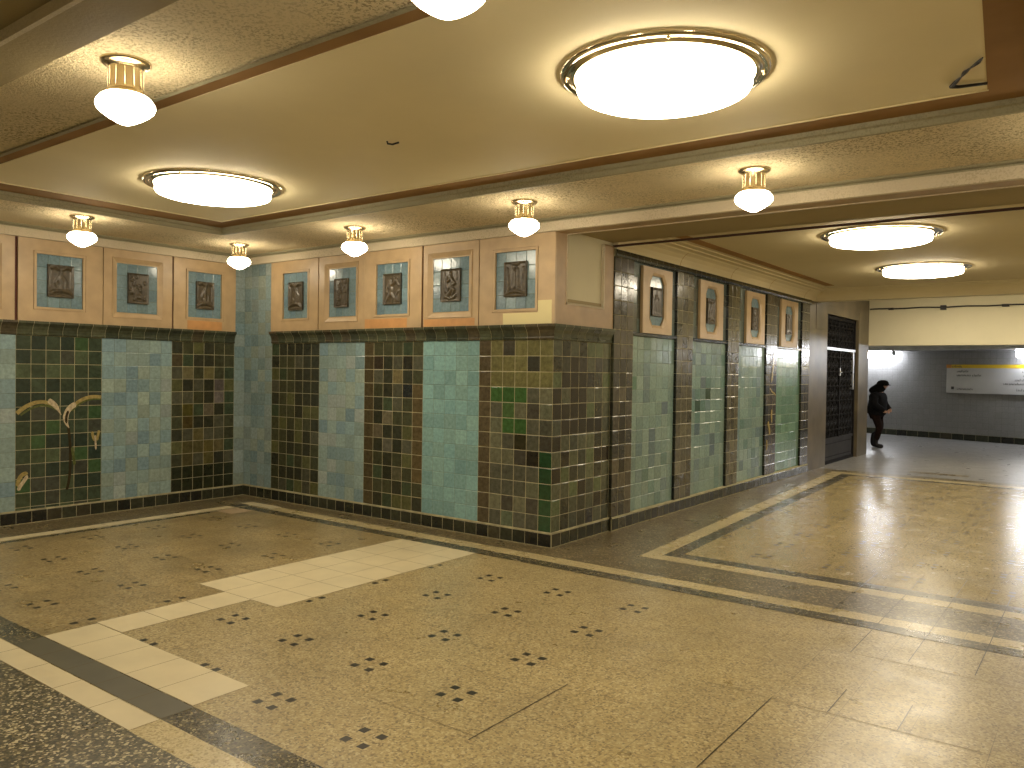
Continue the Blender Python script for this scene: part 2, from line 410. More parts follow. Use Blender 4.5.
# left wall panels
NR = 12
panel(wl, TA, -4.40, -3.50, BZ, CZ0, 6, NR, DB)
panel(wl, TA, -3.50, -2.645, BZ, CZ0, 6, NR, BL, False)
pA = panel(wl, TA, -2.645, -1.79, 0.02, CZ0, 6, 13, DG)
panel(wl, TA, -1.79, -0.98, BZ, CZ0, 6, NR, BL, False)
ov = {(3, 9): (.13, .115, .05), (1, 9): (.15, .135, .07), (4, 7): (.14, .12, .11), (4, 8): (.09, .075, .07), (3, 6): (.13, .11, .075), (1, 6): (.085, .075, .018), (0, 10): (.07, .055, .03),
      (1, 5): (.06, .045, .016), (2, 4): (.12, .105, .045), (1, 3): (.085, .075, .03), (2, 3): (.09, .08, .035), (3, 3): (.10, .085, .03), (4, 3): (.10, .085, .04), (1, 2): (.08, .07, .03), (3, 2): (.09, .08, .03)}
for i in range(6):
    for j in (0, 1): ov[(i, j)] = (.022, .026, .013)
panel(wl, TA, -0.98, -0.15, BZ, CZ0, 6, NR, DB, over=ov)
panel(wl, TA, -0.15, 0, BZ, FT, 1, 19, BC, False)
# back wall panels
panel(wb, TB, -L, -4.145, BZ, FT, 4, 19, BC, False, skip=None)
panel(wb, TB, -4.145, -3.26, BZ, CZ0, 6, NR, DB)
panel(wb, TB, -3.26, -2.50, BZ, CZ0, 5, NR, BL, False)
ov = {(5, j): (.10, .075, .035) for j in range(2, 9)}
ov.update({(0, j): (.07, .055, .028) for j in range(12)}); ov.update({(3, 9): (.15, .125, .06), (1, 10): (.04, .03, .02), (4, 8): (.02, .022, .022), (2, 6): (.14, .125, .08), (1, 5): (.10, .085, .055), (2, 8): (.03, .03, .018), (3, 4): (.03, .032, .02), (2, 4): (.10, .095, .07), (4, 10): (.025, .022, .014), (2, 2): (.028, .03, .018), (3, 2): (.09, .085, .05)})
panel(wb, TB, -2.50, -1.62, BZ, CZ0, 6, NR, DB, over=ov)
panel(wb, TB, -1.62, -0.87, BZ, CZ0, 5, NR, TQ, False)
gr = (.045, .105, .032)
ov = {(1, 8): gr, (2, 8): gr, (3, 8): gr, (2, 7): (.06, .11, .04), (3, 6): gr, (2, 6): gr, (5, 4): (.02, .06, .024), (5, 3): (.02, .055, .024), (5, 2): (.022, .06, .024), (5, 1): (.022, .065, .026), (5, 0): (.025, .07, .028),
      (3, 5): (.03, .028, .014), (4, 4): (.022, .02, .014), (2, 11): (.05, .048, .036), (4, 10): (.045, .045, .034)}
for i in range(1, 6):
    for j in (9, 10, 11):
        if (i, j) not in ov: ov[(i, j)] = (.135, .128, .055)
for j in range(12): ov[(0, j)] = (.085, .068, .040)
panel(wb, TB, -0.87, 0, BZ, CZ0, 6, NR, OL, over=ov)
# corner pier
bk = (.026, .022, .016)
ov = {(2, 10): bk, (3, 10): (.04, .036, .03), (5, 10): (.05, .05, .045), (1, 9): bk, (3, 9): bk, (2, 9): bk, (4, 9): (.032, .032, .03), (0, 8): bk, (2, 8): bk, (3, 8): bk, (0, 7): bk, (1, 7): bk, (2, 7): bk, (3, 7): bk, (1, 6): bk, (2, 6): bk, (3, 6): bk, (4, 6): (.016, .014, .012), (5, 6): (.014, .012, .012),
      (0, 5): bk, (1, 4): bk, (5, 4): bk, (6, 4): bk, (0, 3): bk, (3, 2): bk, (5, 1): bk, (4, 0): (.03, .032, .036)}
panel(wc, TC, 0, 1.04, BZ, CZ0, 7, NR, PU, over=ov)

# corridor wall: projecting brown piers and recessed green panels, tiles up to the cove
PO = 0.03
piers = [(1.05, 1.46), (2.52, 2.965), (4.065, 4.46), (5.54, 5.995), (7.21, 7.60)]
bays = [(1.46, 2.52), (2.965, 4.065), (4.46, 5.54), (5.995, 7.21)]
TP = lambda u, o, z: (PO + o, u, z)
for k, (a, b) in enumerate(piers):
    mb = MB(M['groutdark'])
    mb.box((-.002, a, 0.0), (PO - .0005, b, DT), M['groutdark'])
    n = 3
    ov = {}
    if k == 0: ov = {(1, j): (.020, .018, .014) for j in (3, 5, 6, 7, 9, 10)}
    tiles(mb, TP, a, b, BZ, 2.80, n, 18, (DK if k in (0,) else PB if k < 3 else DK), M['groutdark'], M['glaze'], o=0.0, over=ov, back=False, gap=0.005)
    # near return of the pier, bull-nosed edge tiles, its shade put into their colour
    for j in range(18):
        z0 = BZ + (2.80 - BZ) * j / 18; z1_ = BZ + (2.80 - BZ) * (j + 1) / 18
        mb.box((-.001, a - (.004 if k == 0 else .012), z0 + .002), (PO + .004, a + .002, z1_ - .002), M['glaze'], col=tuple(x * (1.5 if k == 0 else .6) for x in pick(BASE)))
    mb.build('pier', wc)
oct_y = [(1.65, 2.36), (3.15, 3.865), (4.70, 5.42), (6.15, 6.94)]
for k, (a, b) in enumerate(bays):
    nb = 7
    ov = {}
    if k == 0: ov = {(3, 5): (.105, .15, .16), (5, 7): (.11, .15, .165), (3, 4): (.105, .15, .15), (0, 9): (.10, .19, .13)}
    if k == 1: ov = {(1, 7): (.05, .085, .06), (3, 8): (.06, .09, .055), (2, 9): (.13, .17, .17), (1, 5): (.09, .13, .14), (4, 3): (.09, .13, .145), (4, 4): (.10, .14, .14)}
    panel(wc, TC, a, b, BZ, 2.015, nb, 13, SG if k != 3 else [((.140, .240, .165), 5), ((.120, .215, .150), 3), ((.165, .255, .18), 2)], False, over=ov)
    panel(wc, TC, a, b, 2.05, 2.80, 8, 5, GS, False)
    mb = MB(M['glaze'])
    mb.sweep(TC, [(0.001, 2.012), (.028, 2.016), (.030, 2.045), (0.001, 2.052)], a, b - .013, M['glaze'], col=(.03, .034, .028))
    mb.build('ledge', wc)
mb = MB(M['glaze'])
for (a, b) in [(1.04, 7.62)]:
    n = 44
    for i in range(n):
        u0, u1 = a + (b - a) * i / n, a + (b - a) * (i + 1) / n
        mb.sweep(TC, [(0, 2.80), (.052, 2.80), (.060, 2.825), (.052, 2.85), (.05, DT), (0, DT)], u0 + .001, u1 - .001, M['glaze'], col=tuple(x * .9 for x in pick(BASE)), cap=False)
struct(mb.build('trim_1'))

# base tiles
def base(name, T, u0, u1, n, o=0.012, parent=None, m0=0, m1=0):
    mb = MB(M['groutdark'])
    mb.sweep(T, [(0, 0), (o, 0), (o, BZ - .001), (0, BZ - .001)], u0, u1, M['groutdark'], m0, m1)
    tiles(mb, T, u0, u1 + (m1 * o), 0.004, BZ - .014, n, 1, BASE, M['groutdark'], M['glaze'], o=o + .0005, gap=0.005, back=False)
    mb.sweep(T, [(0, BZ - .012), (o + .004, BZ - .012), (o + .002, BZ), (0, BZ + .002)], u0, u1, M['groutdark'], m0, m1)
    return struct(mb.build(name))
base('baseboard_left', TA, -4.4, 0, 30)
base('baseboard_back', TB, -L, 0, 32, m1=1)
base('baseboard_corner', TC, 0, 1.05, 7, m0=-1)
base('baseboard_corridor', TC, 1.05, 7.6, 45, o=PO + 0.012)

# green cornice tiles above the panels
PROF = [(.004, CZ0), (.016, CZ0 + .006), (.018, CZ0 + .022), (.012, CZ0 + .03), (.016, CZ0 + .06), (.028, CZ0 + .09), (.046, CZ0 + .112), (.055, CZ0 + .122), (.055, CZ1), (.0, CZ1)]
def cornice(name, T, u0, u1, n, m0=0, m1=0):
    mb = MB(M['groutdark'])
    inner = [(max(0, o - .003), z) for o, z in PROF]
    mb.sweep(T, [(0, CZ0)] + inner, u0, u1, M['groutdark'], m0, m1)
    for i in range(n):
        a, b = u0 + (u1 - u0) * i / n, u0 + (u1 - u0) * (i + 1) / n
        mb.sweep(T, PROF, a + .0022, b - (0.0022 if not (i == n - 1 and m1) else 0), M['glaze'], m0 if i == 0 else 0, m1 if i == n - 1 else 0, cap=(i in (0, n - 1)), col=pick(CORN), smooth=True)
    return struct(mb.build(name))
cornice('trim_2', TA, -4.4, -0.15, 29)
cornice('trim_3', TB, -4.145, 0, 29, m1=1)
cornice('trim_4', TC, 0, 1.045, 8, m0=-1)

# ------------------------------------------------------------------ painted flower on the dark green panel
def ribbon(mb, T, pts, w, mat, o=0.006):
    n = len(pts); A = []; B = []
    for i, (u, z) in enumerate(pts):
        p, q = pts[max(0, i - 1)], pts[min(n - 1, i + 1)]
        d = Vector((q[0] - p[0], q[1] - p[1])).normalized(); k = w[i] if isinstance(w, list) else w
        A.append((u - d.y * k, z + d.x * k)); B.append((u + d.y * k, z - d.x * k))
    for i in range(n - 1):
        mb.face([T(A[i][0], o, A[i][1]), T(A[i + 1][0], o, A[i + 1][1]), T(B[i + 1][0], o, B[i + 1][1]), T(B[i][0], o, B[i][1])], mat, Vector(T(0, 1, 0)) - Vector(T(0, 0, 0)))
def bez(p, n=14):
    out = []
    for i in range(n + 1):
        t = i / n; q = [Vector(a) for a in p]
        while len(q) > 1: q = [q[k].lerp(q[k + 1], t) for k in range(len(q) - 1)]
        out.append(tuple(q[0]))
    return out
PT = {'gold': plain('painted gold petal', (.30, .235, .085), .2, var=.3, scale=30), 'cream': plain('painted cream petal', (.46, .38, .25), .2, var=.35, scale=40),
      'leaf': plain('painted leaf', (.085, .10, .030), .2, var=.3, scale=30), 'stem': plain('painted dark stem', (.030, .022, .010), .2, var=.3)}
fm = MB()
def taper(n, a, b): return [a + (b - a) * i / n for i in range(n + 1)]
ribbon(fm, TA, bez([(-2.635, 1.12), (-2.50, 1.25), (-2.36, 1.27), (-2.24, 1.16)]), taper(14, .022, .016), PT['gold'], .0062)
ribbon(fm, TA, bez([(-2.60, 1.10), (-2.47, 1.21), (-2.36, 1.22), (-2.26, 1.15)]), taper(14, .010, .012), PT['leaf'], .0064)
ribbon(fm, TA, bez([(-2.34, 1.245), (-2.30, 1.23), (-2.26, 1.19), (-2.21, 1.09)]), [.010] + [.026] * 8 + [.022, .018, .014, .010, .007, .004], PT['cream'], .0068)
ribbon(fm, TA, bez([(-1.80, 1.265), (-1.92, 1.29), (-2.03, 1.26), (-2.12, 1.14)]), taper(14, .022, .018), PT['gold'], .0062)
ribbon(fm, TA, bez([(-1.80, 1.245), (-1.92, 1.262), (-2.02, 1.23), (-2.10, 1.13)]), taper(14, .008, .010), PT['leaf'], .0064)
ribbon(fm, TA, bez([(-2.06, 1.20), (-2.14, 1.18), (-2.21, 1.06), (-2.13, .95)]), [.012] + [.028] * 9 + [.026, .022, .016, .010, .004], PT['cream'], .0068)
ribbon(fm, TA, bez([(-2.14, 1.13), (-2.17, 1.06), (-2.155, 1.0)]), [.004] + [.013] * 12 + [.008, .003], PT['stem'], .0074)
ribbon(fm, TA, bez([(-2.14, .97), (-2.11, .8), (-2.10, .45), (-2.15, .30)]), .014, PT['stem'], .0062)
ribbon(fm, TA, bez([(-2.10, .75), (-2.08, .62), (-2.07, .55)]), [.004] + [.014] * 12 + [.008, .003], PT['leaf'], .0066)
ribbon(fm, TA, bez([(-2.62, .38), (-2.63, .47), (-2.57, .53), (-2.53, .50)]), [.004] + [.02] * 12 + [.014, .006], PT['gold'], .0066)
ribbon(fm, TA, bez([(-2.62, .34), (-2.60, .40), (-2.55, .44), (-2.535, .49)]), [.004] + [.018] * 12 + [.012, .004], PT['cream'], .007)
for q in ([(-1.89, .90), (-1.885, .83), (-1.86, .80)], [(-1.82, .91), (-1.83, .85), (-1.84, .80)]):
    ribbon(fm, TA, bez(q), [.008] + [.014] * 12 + [.010, .004], PT['gold'], .0066)
ribbon(fm, TA, bez([(-1.86, .86), (-1.855, .78), (-1.85, .70)]), [.003] + [.010] * 12 + [.006, .002], PT['cream'], .007)
fm.build('painted_flower', wl)
fm = MB()
TPi = lambda u, o, z: (PO + o, u, z)
for q, w in (([(5.86, 1.95), (5.84, 1.8), (5.80, 1.62), (5.76, 1.5)], .035), ([(5.70, 1.42), (5.80, 1.34), (5.90, 1.36), (5.96, 1.30)], .012), ([(5.64, .92), (5.70, .85), (5.74, .72)], .03), ([(5.80, 1.10), (5.77, 1.0), (5.82, .9)], .028), ([(5.60, .66), (5.63, .58), (5.61, .5)], .02)):
    ribbon(fm, TPi, bez(q), [w * .2] + [w] * 12 + [w * .7, w * .2], PT['gold'], .007)
fm.build('painted_flower', wc)

# ------------------------------------------------------------------ relief plaques
def seg_d(p, a, b):
    ax, ay = a; bx, by = b; dx, dy = bx - ax, by - ay
    t = max(0, min(1, ((p[0] - ax) * dx + (p[1] - ay) * dy) / (dx * dx + dy * dy + 1e-9)))
    return math.hypot(p[0] - ax - dx * t, p[1] - ay - dy * t)
# strokes: (points, radius, height), in plaque units, x -0.5..0.5, y 0..1
def foliage(seed, n=16):
    r = random.Random(seed); out = []
    for k in range(n):
        cx, cy = r.uniform(-.36, .36), r.uniform(.1, .9); s = r.choice((-1, 1)); R = r.uniform(.06, .11); a0 = r.uniform(0, 6.28)
        out.append(([(cx + s * R * (1 - i / 11) * math.cos(a0 + i * .75), cy + R * .85 * (1 - i / 11) * math.sin(a0 + i * .75)) for i in range(9)], .026, .9))
    return out
BIRD = [([(-.36, .90), (-.2, .93), (-.04, .86)], .05, 1.0), ([(.36, .90), (.2, .93), (.04, .86)], .05, 1.0), ([(0, .80), (0, .90), (.05, .93)], .05, 1.1),
        ([(0, .68), (-.03, .55), (.02, .42), (0, .32)], .10, .8), ([(-.1, .62), (-.2, .45), (-.12, .3)], .05, .6), ([(.1, .62), (.2, .5), (.16, .3)], .05, .6), ([(0, .72), (0, .74)], .07, 1.0),
        ([(-.42, .10), (-.25, .19), (0, .215), (.25, .19), (.42, .10)], .06, 1.1), ([(-.38, .03), (0, .06), (.38, .03)], .04, .7), ([(-.4, .3), (-.4, .8)], .03, .5), ([(.4, .3), (.4, .8)], .03, .5)]
FIGURE = [([(.0, .84), (.0, .85)], .085, 1.0), ([(.0, .74), (.10, .62), (.06, .50), (-.08, .42)], .085, 1.0), ([(.02, .72), (-.16, .62), (-.20, .74)], .04, .9), ([(.1, .68), (.24, .56), (.12, .5)], .04, .9),
          ([(-.06, .44), (.10, .38), (-.04, .26), (-.12, .20)], .065, 1.0), ([(.02, .42), (.20, .36), (.12, .22)], .055, .9), ([(-.25, .16), (-.05, .08), (.1, .1), (.25, .18)], .05, .8), ([(-.3, .9), (-.3, .5), (-.26, .3)], .035, .6), ([(.3, .92), (.32, .7)], .03, .6)]
WORKER = [([(-.12, .74), (-.12, .75)], .09, 1.0), ([(-.12, .64), (-.06, .48), (-.10, .34)], .11, 1.0), ([(-.02, .62), (.14, .70), (.24, .86)], .045, 1.0), ([(.12, .9), (.36, .62)], .03, .9), ([(-.2, .6), (-.32, .44), (-.2, .34)], .045, .8),
          ([(-.1, .34), (-.22, .2), (-.3, .06)], .07, .9), ([(-.04, .34), (.10, .2), (.06, .06)], .07, .9), ([(.3, .1), (.24, .28), (.36, .42)], .045, .7), ([(.36, .1), (.4, .3)], .04, .6)]
SHELL = [([(0, .86), (-.16 + .08 * k, .95)], .022, .8) for k in range(5)] + [([(0, .84), (0, .85)], .06, 1.2), ([(-.36, .8), (-.30, .5), (-.34, .15)], .05, .7), ([(.36, .8), (.30, .5), (.34, .15)], .05, .7), ([(-.1, .78), (-.12, .5), (-.1, .2)], .05, .6), ([(.1, .78), (.12, .5), (.1, .2)], .05, .6), ([(0, .7), (0, .5), (0, .3)], .06, .8),
         ([(-.4, .08), (-.2, .14), (0, .16), (.2, .14), (.4, .08)], .05, 1.0), ([(-.3, .22), (0, .27), (.3, .22)], .03, .6)]
VASE = [([(0, .15), (0, .5)], .12, .8), ([(-.2, .6), (0, .75), (.2, .6)], .05, .9), ([(0, .55), (0, .9)], .06, .9), ([(-.25, .2), (-.2, .45)], .05, .6), ([(.25, .2), (.2, .45)], .05, .6), ([(-.3, .1), (.3, .1)], .05, .8)]
def relief_mesh(T, uc, zc, w, h, strokes, depth=0.03, o0=0.0, border=True, nu=34):
    mb = MB(M['bronze']); nz = int(nu * h / w)
    V = {}
    for i in range(nu + 1):
        for j in range(nz + 1):
            x, y = i / nu - .5, j / nz
            hh = 0.0
            for pts, r, k in strokes:
                d = min((seg_d((x, y), pts[q], pts[q + 1]) for q in range(len(pts) - 1)))
                if d < r: hh = max(hh, k * math.sqrt(max(0, 1 - (d / r) ** 2)))
            e = min(.5 - abs(x), y * h / w, (1 - y) * h / w)
            if border and e < .05: hh = max(hh, .55)
            V[i, j] = mb.bm.verts.new(T(uc + x * w, o0 + .014 + depth * .55 * hh, zc - h / 2 + y * h))
    N_ = Vector(T(0, 1, 0)) - Vector(T(0, 0, 0))
    for i in range(nu):
        for j in range(nz):
            vs = [V[i, j], V[i + 1, j], V[i + 1, j + 1], V[i, j + 1]]
            n = (vs[1].co - vs[0].co).cross(vs[2].co - vs[0].co)
            if n.dot(N_) < 0: vs.reverse()
            f = mb.bm.faces.new(vs); f.smooth = True
    ring = [V[i, 0] for i in range(nu + 1)] + [V[nu, j] for j in range(1, nz + 1)] + [V[i, nz] for i in range(nu - 1, -1, -1)] + [V[0, j] for j in range(nz - 1, 0, -1)]
    low = []
    for v in ring:
        p = Vector(v.co); d = (p - Vector(T(0, o0, 0))).dot(N_); low.append(mb.bm.verts.new(p - N_ * d))
    for k in range(len(ring)):
        q = (k + 1) % len(ring)
        mb.bm.faces.new([ring[k], ring[q], low[q], low[k]])
    return mb

# ------------------------------------------------------------------ frieze panels
SO = 0.022       # stone face stands this far out from the wall plane
FRT = M['frieze']
def frieze_panel(T, a, b, gl, gr_, style, u0, u1, z0, z1, plaque, strokes, label, cat='frieze panel', bevel=0.05, extra=None, depth=.032):
    e = empty('frieze_panel', T((a + b) / 2, 0, CZ1), label, cat, 'frieze panels with relief plaques')
    org = Vector(e.location)
    TT = lambda u, o, z: tuple(Vector(T(u, o, z)) - org)
    N_ = Vector(T(0, 1, 0)) - Vector(T(0, 0, 0))
    mb = MB(FRT)
    A, B, Z0, Z1 = a + gl, b - gr_, CZ1 + .001, FT - .001
    outer = [(A, Z0), (B, Z0), (B, Z1), (A, Z1)]
    w = 0.058 if style == 'bevel' else 0.030
    mid = [(u0 - w, z0 - w), (u1 + w, z0 - w), (u1 + w, z1 + w), (u0 - w, z1 + w)]
    inn = [(u0, z0), (u1, z0), (u1, z1), (u0, z1)]
    def ring(P, op, Q, oq):
        for k in range(4):
            q = (k + 1) % 4
            mb.face([TT(P[k][0], op, P[k][1]), TT(P[q][0], op, P[q][1]), TT(Q[q][0], oq, Q[q][1]), TT(Q[k][0], oq, Q[k][1])], FRT, N_)
    ring(outer, 0, outer, SO)
    ring(outer, SO, mid, SO)
    if style == 'bevel':
        m2 = [(u0 - .012, z0 - .012), (u1 + .012, z0 - .012), (u1 + .012, z1 + .012), (u0 - .012, z1 + .012)]
        ring(mid, SO, mid, SO + .008); ring(mid, SO + .008, m2, .006); ring(m2, .006, inn, .006)
    else:
        g1 = [(u0 - w + .005, z0 - w + .005), (u1 + w - .005, z0 - w + .005), (u1 + w - .005, z1 + w - .005), (u0 - w + .005, z1 + w - .005)]
        ring(mid, SO, mid, SO - .008); ring(mid, SO - .008, g1, SO - .008); ring(g1, SO - .008, g1, SO + .004)
        ring(g1, SO + .004, inn, SO + .004); ring(inn, SO + .004, inn, 0.004)
    for rect_, mat in (extra or []):
        x0, x1, y0, y1 = rect_
        mb.box((x0, SO - .001, y0), (x1, SO + .0012, y1), mat, TT)
    mb.build('stone_surround', e)
    mb = MB(); tiles(mb, TT, u0, u1, z0, z1, 4, 4, FRB, M['groutblue'], M['glazeblue'], o=0.003, gap=.003, tilt=.004)
    mb.build('tile_inset', e)
    p0, p1, q0, q1 = plaque
    relief_mesh(TT, (p0 + p1) / 2, (q0 + q1) / 2, p1 - p0, q1 - q0, strokes, depth, 0.004).build('relief', e)
    return e
Z = (2.205, 2.748)
frieze_panel(TA, -3.50, -2.645, .004, .020, 'bevel', -3.31, -2.84, *Z, (-3.20, -2.95, 2.31, 2.645), foliage(5), 'cream frieze panel cut off by the left picture edge, left of the widest red joint')
frieze_panel(TA, -2.645, -1.79, .010, .005, 'thin', -2.462, -2.003, *Z, (-2.358, -2.096, 2.315, 2.65), BIRD, 'cream panel with bird relief above the dark green tiles painted with pale flowers')
frieze_panel(TA, -1.79, -0.98, .005, .014, 'bevel', -1.634, -1.169, *Z, (-1.515, -1.279, 2.312, 2.65), foliage(11), 'cream panel with leafy relief on left wall above pale blue tiles')
frieze_panel(TA, -0.98, -0.15, .006, .0, 'thin', -0.792, -0.347, *Z, (-0.686, -0.45, 2.308, 2.638), BIRD, 'last cream panel of left wall beside the blue tiled corner, orange stone below its inset', extra=[((-.80, -.34, 2.06, 2.165), M['orange'])])
frieze_panel(TB, -4.145, -3.26, 0, .012, 'thin', -3.918, -3.458, *Z, (-3.812, -3.551, 2.303, 2.635), BIRD, 'first cream panel of back wall right of the blue tiled corner')
frieze_panel(TB, -3.26, -2.50, .006, .001, 'bevel', -3.092, -2.648, *Z, (-2.991, -2.763, 2.308, 2.63), foliage(23), 'cream panel with curling leaf relief on back wall over pale blue tiles', )
frieze_panel(TB, -2.50, -1.62, .001, .016, 'thin', -2.311, -1.832, *Z, (-2.202, -1.935, 2.312, 2.637), WORKER, 'cream panel with relief of a worker swinging a tool, orange stone below it', extra=[((-2.48, -1.84, 2.06, 2.16), M['orange'])])
frieze_panel(TB, -1.62, -0.87, .010, .006, 'bevel', -1.489, -1.013, *Z, (-1.370, -1.111, 2.308, 2.634), FIGURE, 'cream panel with curved figure relief above the turquoise tiles', extra=[((-1.60, -.92, 2.06, 2.135), M['orange'])])
frieze_panel(TB, -0.87, 0, .006, -SO, 'thin', -0.672, -0.196, *Z, (-0.562, -0.30, 2.32, 2.65), SHELL, 'cream panel with shell relief and yellow repair patch at the projecting corner', extra=[((-.57, -.01, 2.06, 2.165), M['yellow']), ((-.165, -.01, 2.165, 2.275), M['yellow'])])
# dark backing seen in the joints
for nm, T, a, b, par in (('joint_backing', TA, -4.4, -.155, wl), ('joint_backing', TB, -4.14, -.01, wb)):
    mb = MB(M['gapred']); mb.face([T(a, .0008, CZ1), T(b, .0008, CZ1), T(b, .0008, FT), T(a, .0008, FT)], M['gapred'], Vector(T(0, 1, 0)) - Vector(T(0, 0, 0)))
    mb.build(nm, par)
# plain stone run on left wall towards the viewer
mb = MB(FRT); mb.box((-L, YF, 2.055), (-L + SO, -3.51, FT), FRT); mb.build('stone_frieze', wl)
mb = MB(M['pilaster']); mb.box((-L, YF, 0), (-L + .02, -4.41, 2.055), M['pilaster']); mb.build('stone_dado', wl)

# ---- corner pier upper stone with recessed panel running on into the soffit
FBm = M['friezebrown']; ML = M['mouldlight']
mb = MB(FBm)
Z0, Z1 = CZ1 + .001, FT
mb.box((-.002, -.0, Z0), (SO, .165, Z1), FBm); mb.box((-.002, .855, Z0), (SO, 1.04, Z1), FBm); mb.box((-.002, .165, Z0), (SO, .855, 2.245), FBm)
mb.box((-.03, .165, 2.245), (-.012, .855, Z1), M['soffit'])
for a, b in (((-.012, .165, 2.245), (SO + .006, .18, Z1)), ((-.012, .84, 2.245), (SO + .006, .855, Z1)), ((-.012, .165, 2.245), (SO + .006, .855, 2.262))): mb.box(a, b, ML)
mb.box((-.012, .19, 2.27), (0.004, .83, 2.30), M['soffit'])
mb.build('stone_panel', wc)

# ------------------------------------------------------------------ ceilings
mb = MB(M['band'])
tx0, tx1, ty0, ty1 = -3.45, 3.84, -3.84, -1.15
B_ = M['band']
CT = 3.34
for (x0, x1, y0, y1) in ((-L, tx0, -4.54, 0), (tx1, XR, -4.54, 0), (tx0, tx1, -4.54, ty0), (tx0, tx1, ty1, 0)):
    mb.box((x0, y0, BAND), (x1, y1, CT), B_)
mb.box((tx0, ty0, TRAY), (tx1, ty1, CT), M['tray'])
# tray step faces and stripe
sp = [(0.0, BAND - .012), (0.03, BAND - .012), (0.035, BAND + .02), (.05, BAND + .028), (.052, TRAY), (0, TRAY)]
TtN = lambda u, o, z: (u, ty1 - o + .02, z); TtS = lambda u, o, z: (u, ty0 + o - .02, z)
TtW = lambda u, o, z: (tx0 + o - .02, u, z); TtE = lambda u, o, z: (tx1 - o + .02, u, z)
sb = MB(M['mould'])
sb.sweep(TtN, sp, tx0, tx1, M['mould']); sb.sweep(TtS, sp, tx0, tx1, M['mould']); sb.sweep(TtW, sp, ty0, ty1, M['mould']); sb.sweep(TtE, sp, ty0, ty1, M['mould'])
ix0, ix1, iy0, iy1 = -3.11, 3.56, -3.64, -1.385
st = MB(M['stripe']); zt = TRAY - .004
ex = lambda y: 3.555 - .092 * (y - iy1)
a_, b_ = ty0 + .02, ty1 - .02
st.hexa([(ex(a_), a_, zt), (tx1 - .02, a_, zt), (tx1 - .02, iy1, zt), (ex(iy1), iy1, zt), (ex(a_), a_, TRAY + .001), (tx1 - .02, a_, TRAY + .001), (tx1 - .02, iy1, TRAY + .001), (ex(iy1), iy1, TRAY + .001)], M['stripe'])
for (x0, x1, y0, y1) in ((tx0 + .02, ix0, ty0 + .02, ty1 - .02), (ix0, ex(iy0), ty0 + .02, iy0), (ix0, tx1 - .02, iy1, ty1 - .02)):
    st.box((x0, y0, zt), (x1, y1, TRAY + .001), M['stripe'])
lp = MB(M['tray'])
for (x0, x1, y0, y1) in ((ix0, ix1, iy1 - .012, iy1), (ix0, ix1, iy0, iy0 + .012), (ix0, ix0 + .012, iy0, iy1)):
    lp.box((x0, y0, TRAY - .007), (x1, y1, TRAY + .001), M['tray'])
ceil = struct(mb.build('ceiling'))
st.build('border_stripe', ceil); lp.build('border_bead', ceil)
struct(sb.build('trim_5'))
# second bay behind the front beam
mb = MB(B_); mb.box((-L, YF, BAND), (XR, -5.6, CT), B_); struct(mb.build('ceiling_front'))
# wall mouldings under the band
wp = [(0, FT - .0), (.030, FT + .004), (.030, FT + .088), (.004, FT + .094), (.004, FT + .106), (.034, FT + .112), (.05, BAND + .002), (0, BAND + .002)]
mm = [ML, ML, ML, M['mould'], M['mould'], M['mould'], ML]
mb = MB(ML)
mb.sweep(TA, wp, -4.54, 0, mm, 0, -1)
mb.sweep(TB, wp, -L, XR, mm, 1, 0)
struct(mb.build('trim_6'))
# lintel over the corridor mouth, soffit with sunk panel
def lintel(name, y0, y1, xa, xb, near, m1, FBm):
    """s=+1: panel margins measured from y0 upward"""
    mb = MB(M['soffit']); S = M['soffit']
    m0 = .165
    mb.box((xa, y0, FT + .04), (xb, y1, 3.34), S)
    mb.box((xa, y0, FT), (xb, y0 + m0, FT + .04), FBm); 
    if m1: mb.box((xa, y1 - m1, FT), (xb, y1, FT + .04), FBm)
    mb.box((xa, y0 + m0, FT - .006), (xb, y0 + m0 + .02, FT + .04), ML)
    if m1: mb.box((xa, y1 - m1 - .02, FT - .006), (xb, y1 - m1, FT + .04), ML)
    if m1: mb.box((xa, y0 + m0 + .05, FT + .025), (xb, y0 + m0 + .075, FT + .041), ML)
    return struct(mb.build(name))
lt = lintel('wall_lintel', 0.004, 1.05, 0.0, XR, 1, 0, FBm)
mb = MB(M['gap']); mb.box((0.01, 1.034, FT - .006), (4.7, 1.052, FT + .014), M['gap']); mb.build('edge_strip', lt)
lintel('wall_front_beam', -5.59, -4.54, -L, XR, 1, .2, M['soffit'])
# corridor ceiling with cove
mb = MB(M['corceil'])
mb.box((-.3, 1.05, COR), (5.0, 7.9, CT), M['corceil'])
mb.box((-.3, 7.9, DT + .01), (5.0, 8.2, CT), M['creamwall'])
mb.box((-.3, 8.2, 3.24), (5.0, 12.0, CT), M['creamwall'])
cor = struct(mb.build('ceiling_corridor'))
mb = MB(M['stripe']); mb.box((.40, 1.06, COR - .004), (.53, 7.15, COR + .001), M['stripe']); mb.box((4.05, 1.06, COR - .004), (4.18, 7.15, COR + .001), M['stripe']); mb.build('border_stripe', cor)
cv = [(0, DT), (.05, DT), (.056, DT + .03), (.075, DT + .075), (.11, DT + .115), (.155, DT + .14), (.165, DT + .15), (.24, DT + .155), (.245, DT + .166), (.33, DT + .17), (.335, DT + .182), (0, DT + .182)]
mb = MB(M['corceil'])
mb.sweep(TC, cv, 1.05, 7.9, M['corceil'])
TCr = lambda u, o, z: (4.7 - o, u, z); mb.sweep(TCr, cv, 1.05, 7.9, M['corceil'])
TCe = lambda u, o, z: (u, 7.9 - o, z); mb.sweep(TCe, cv, -.0, 4.7, M['corceil'])
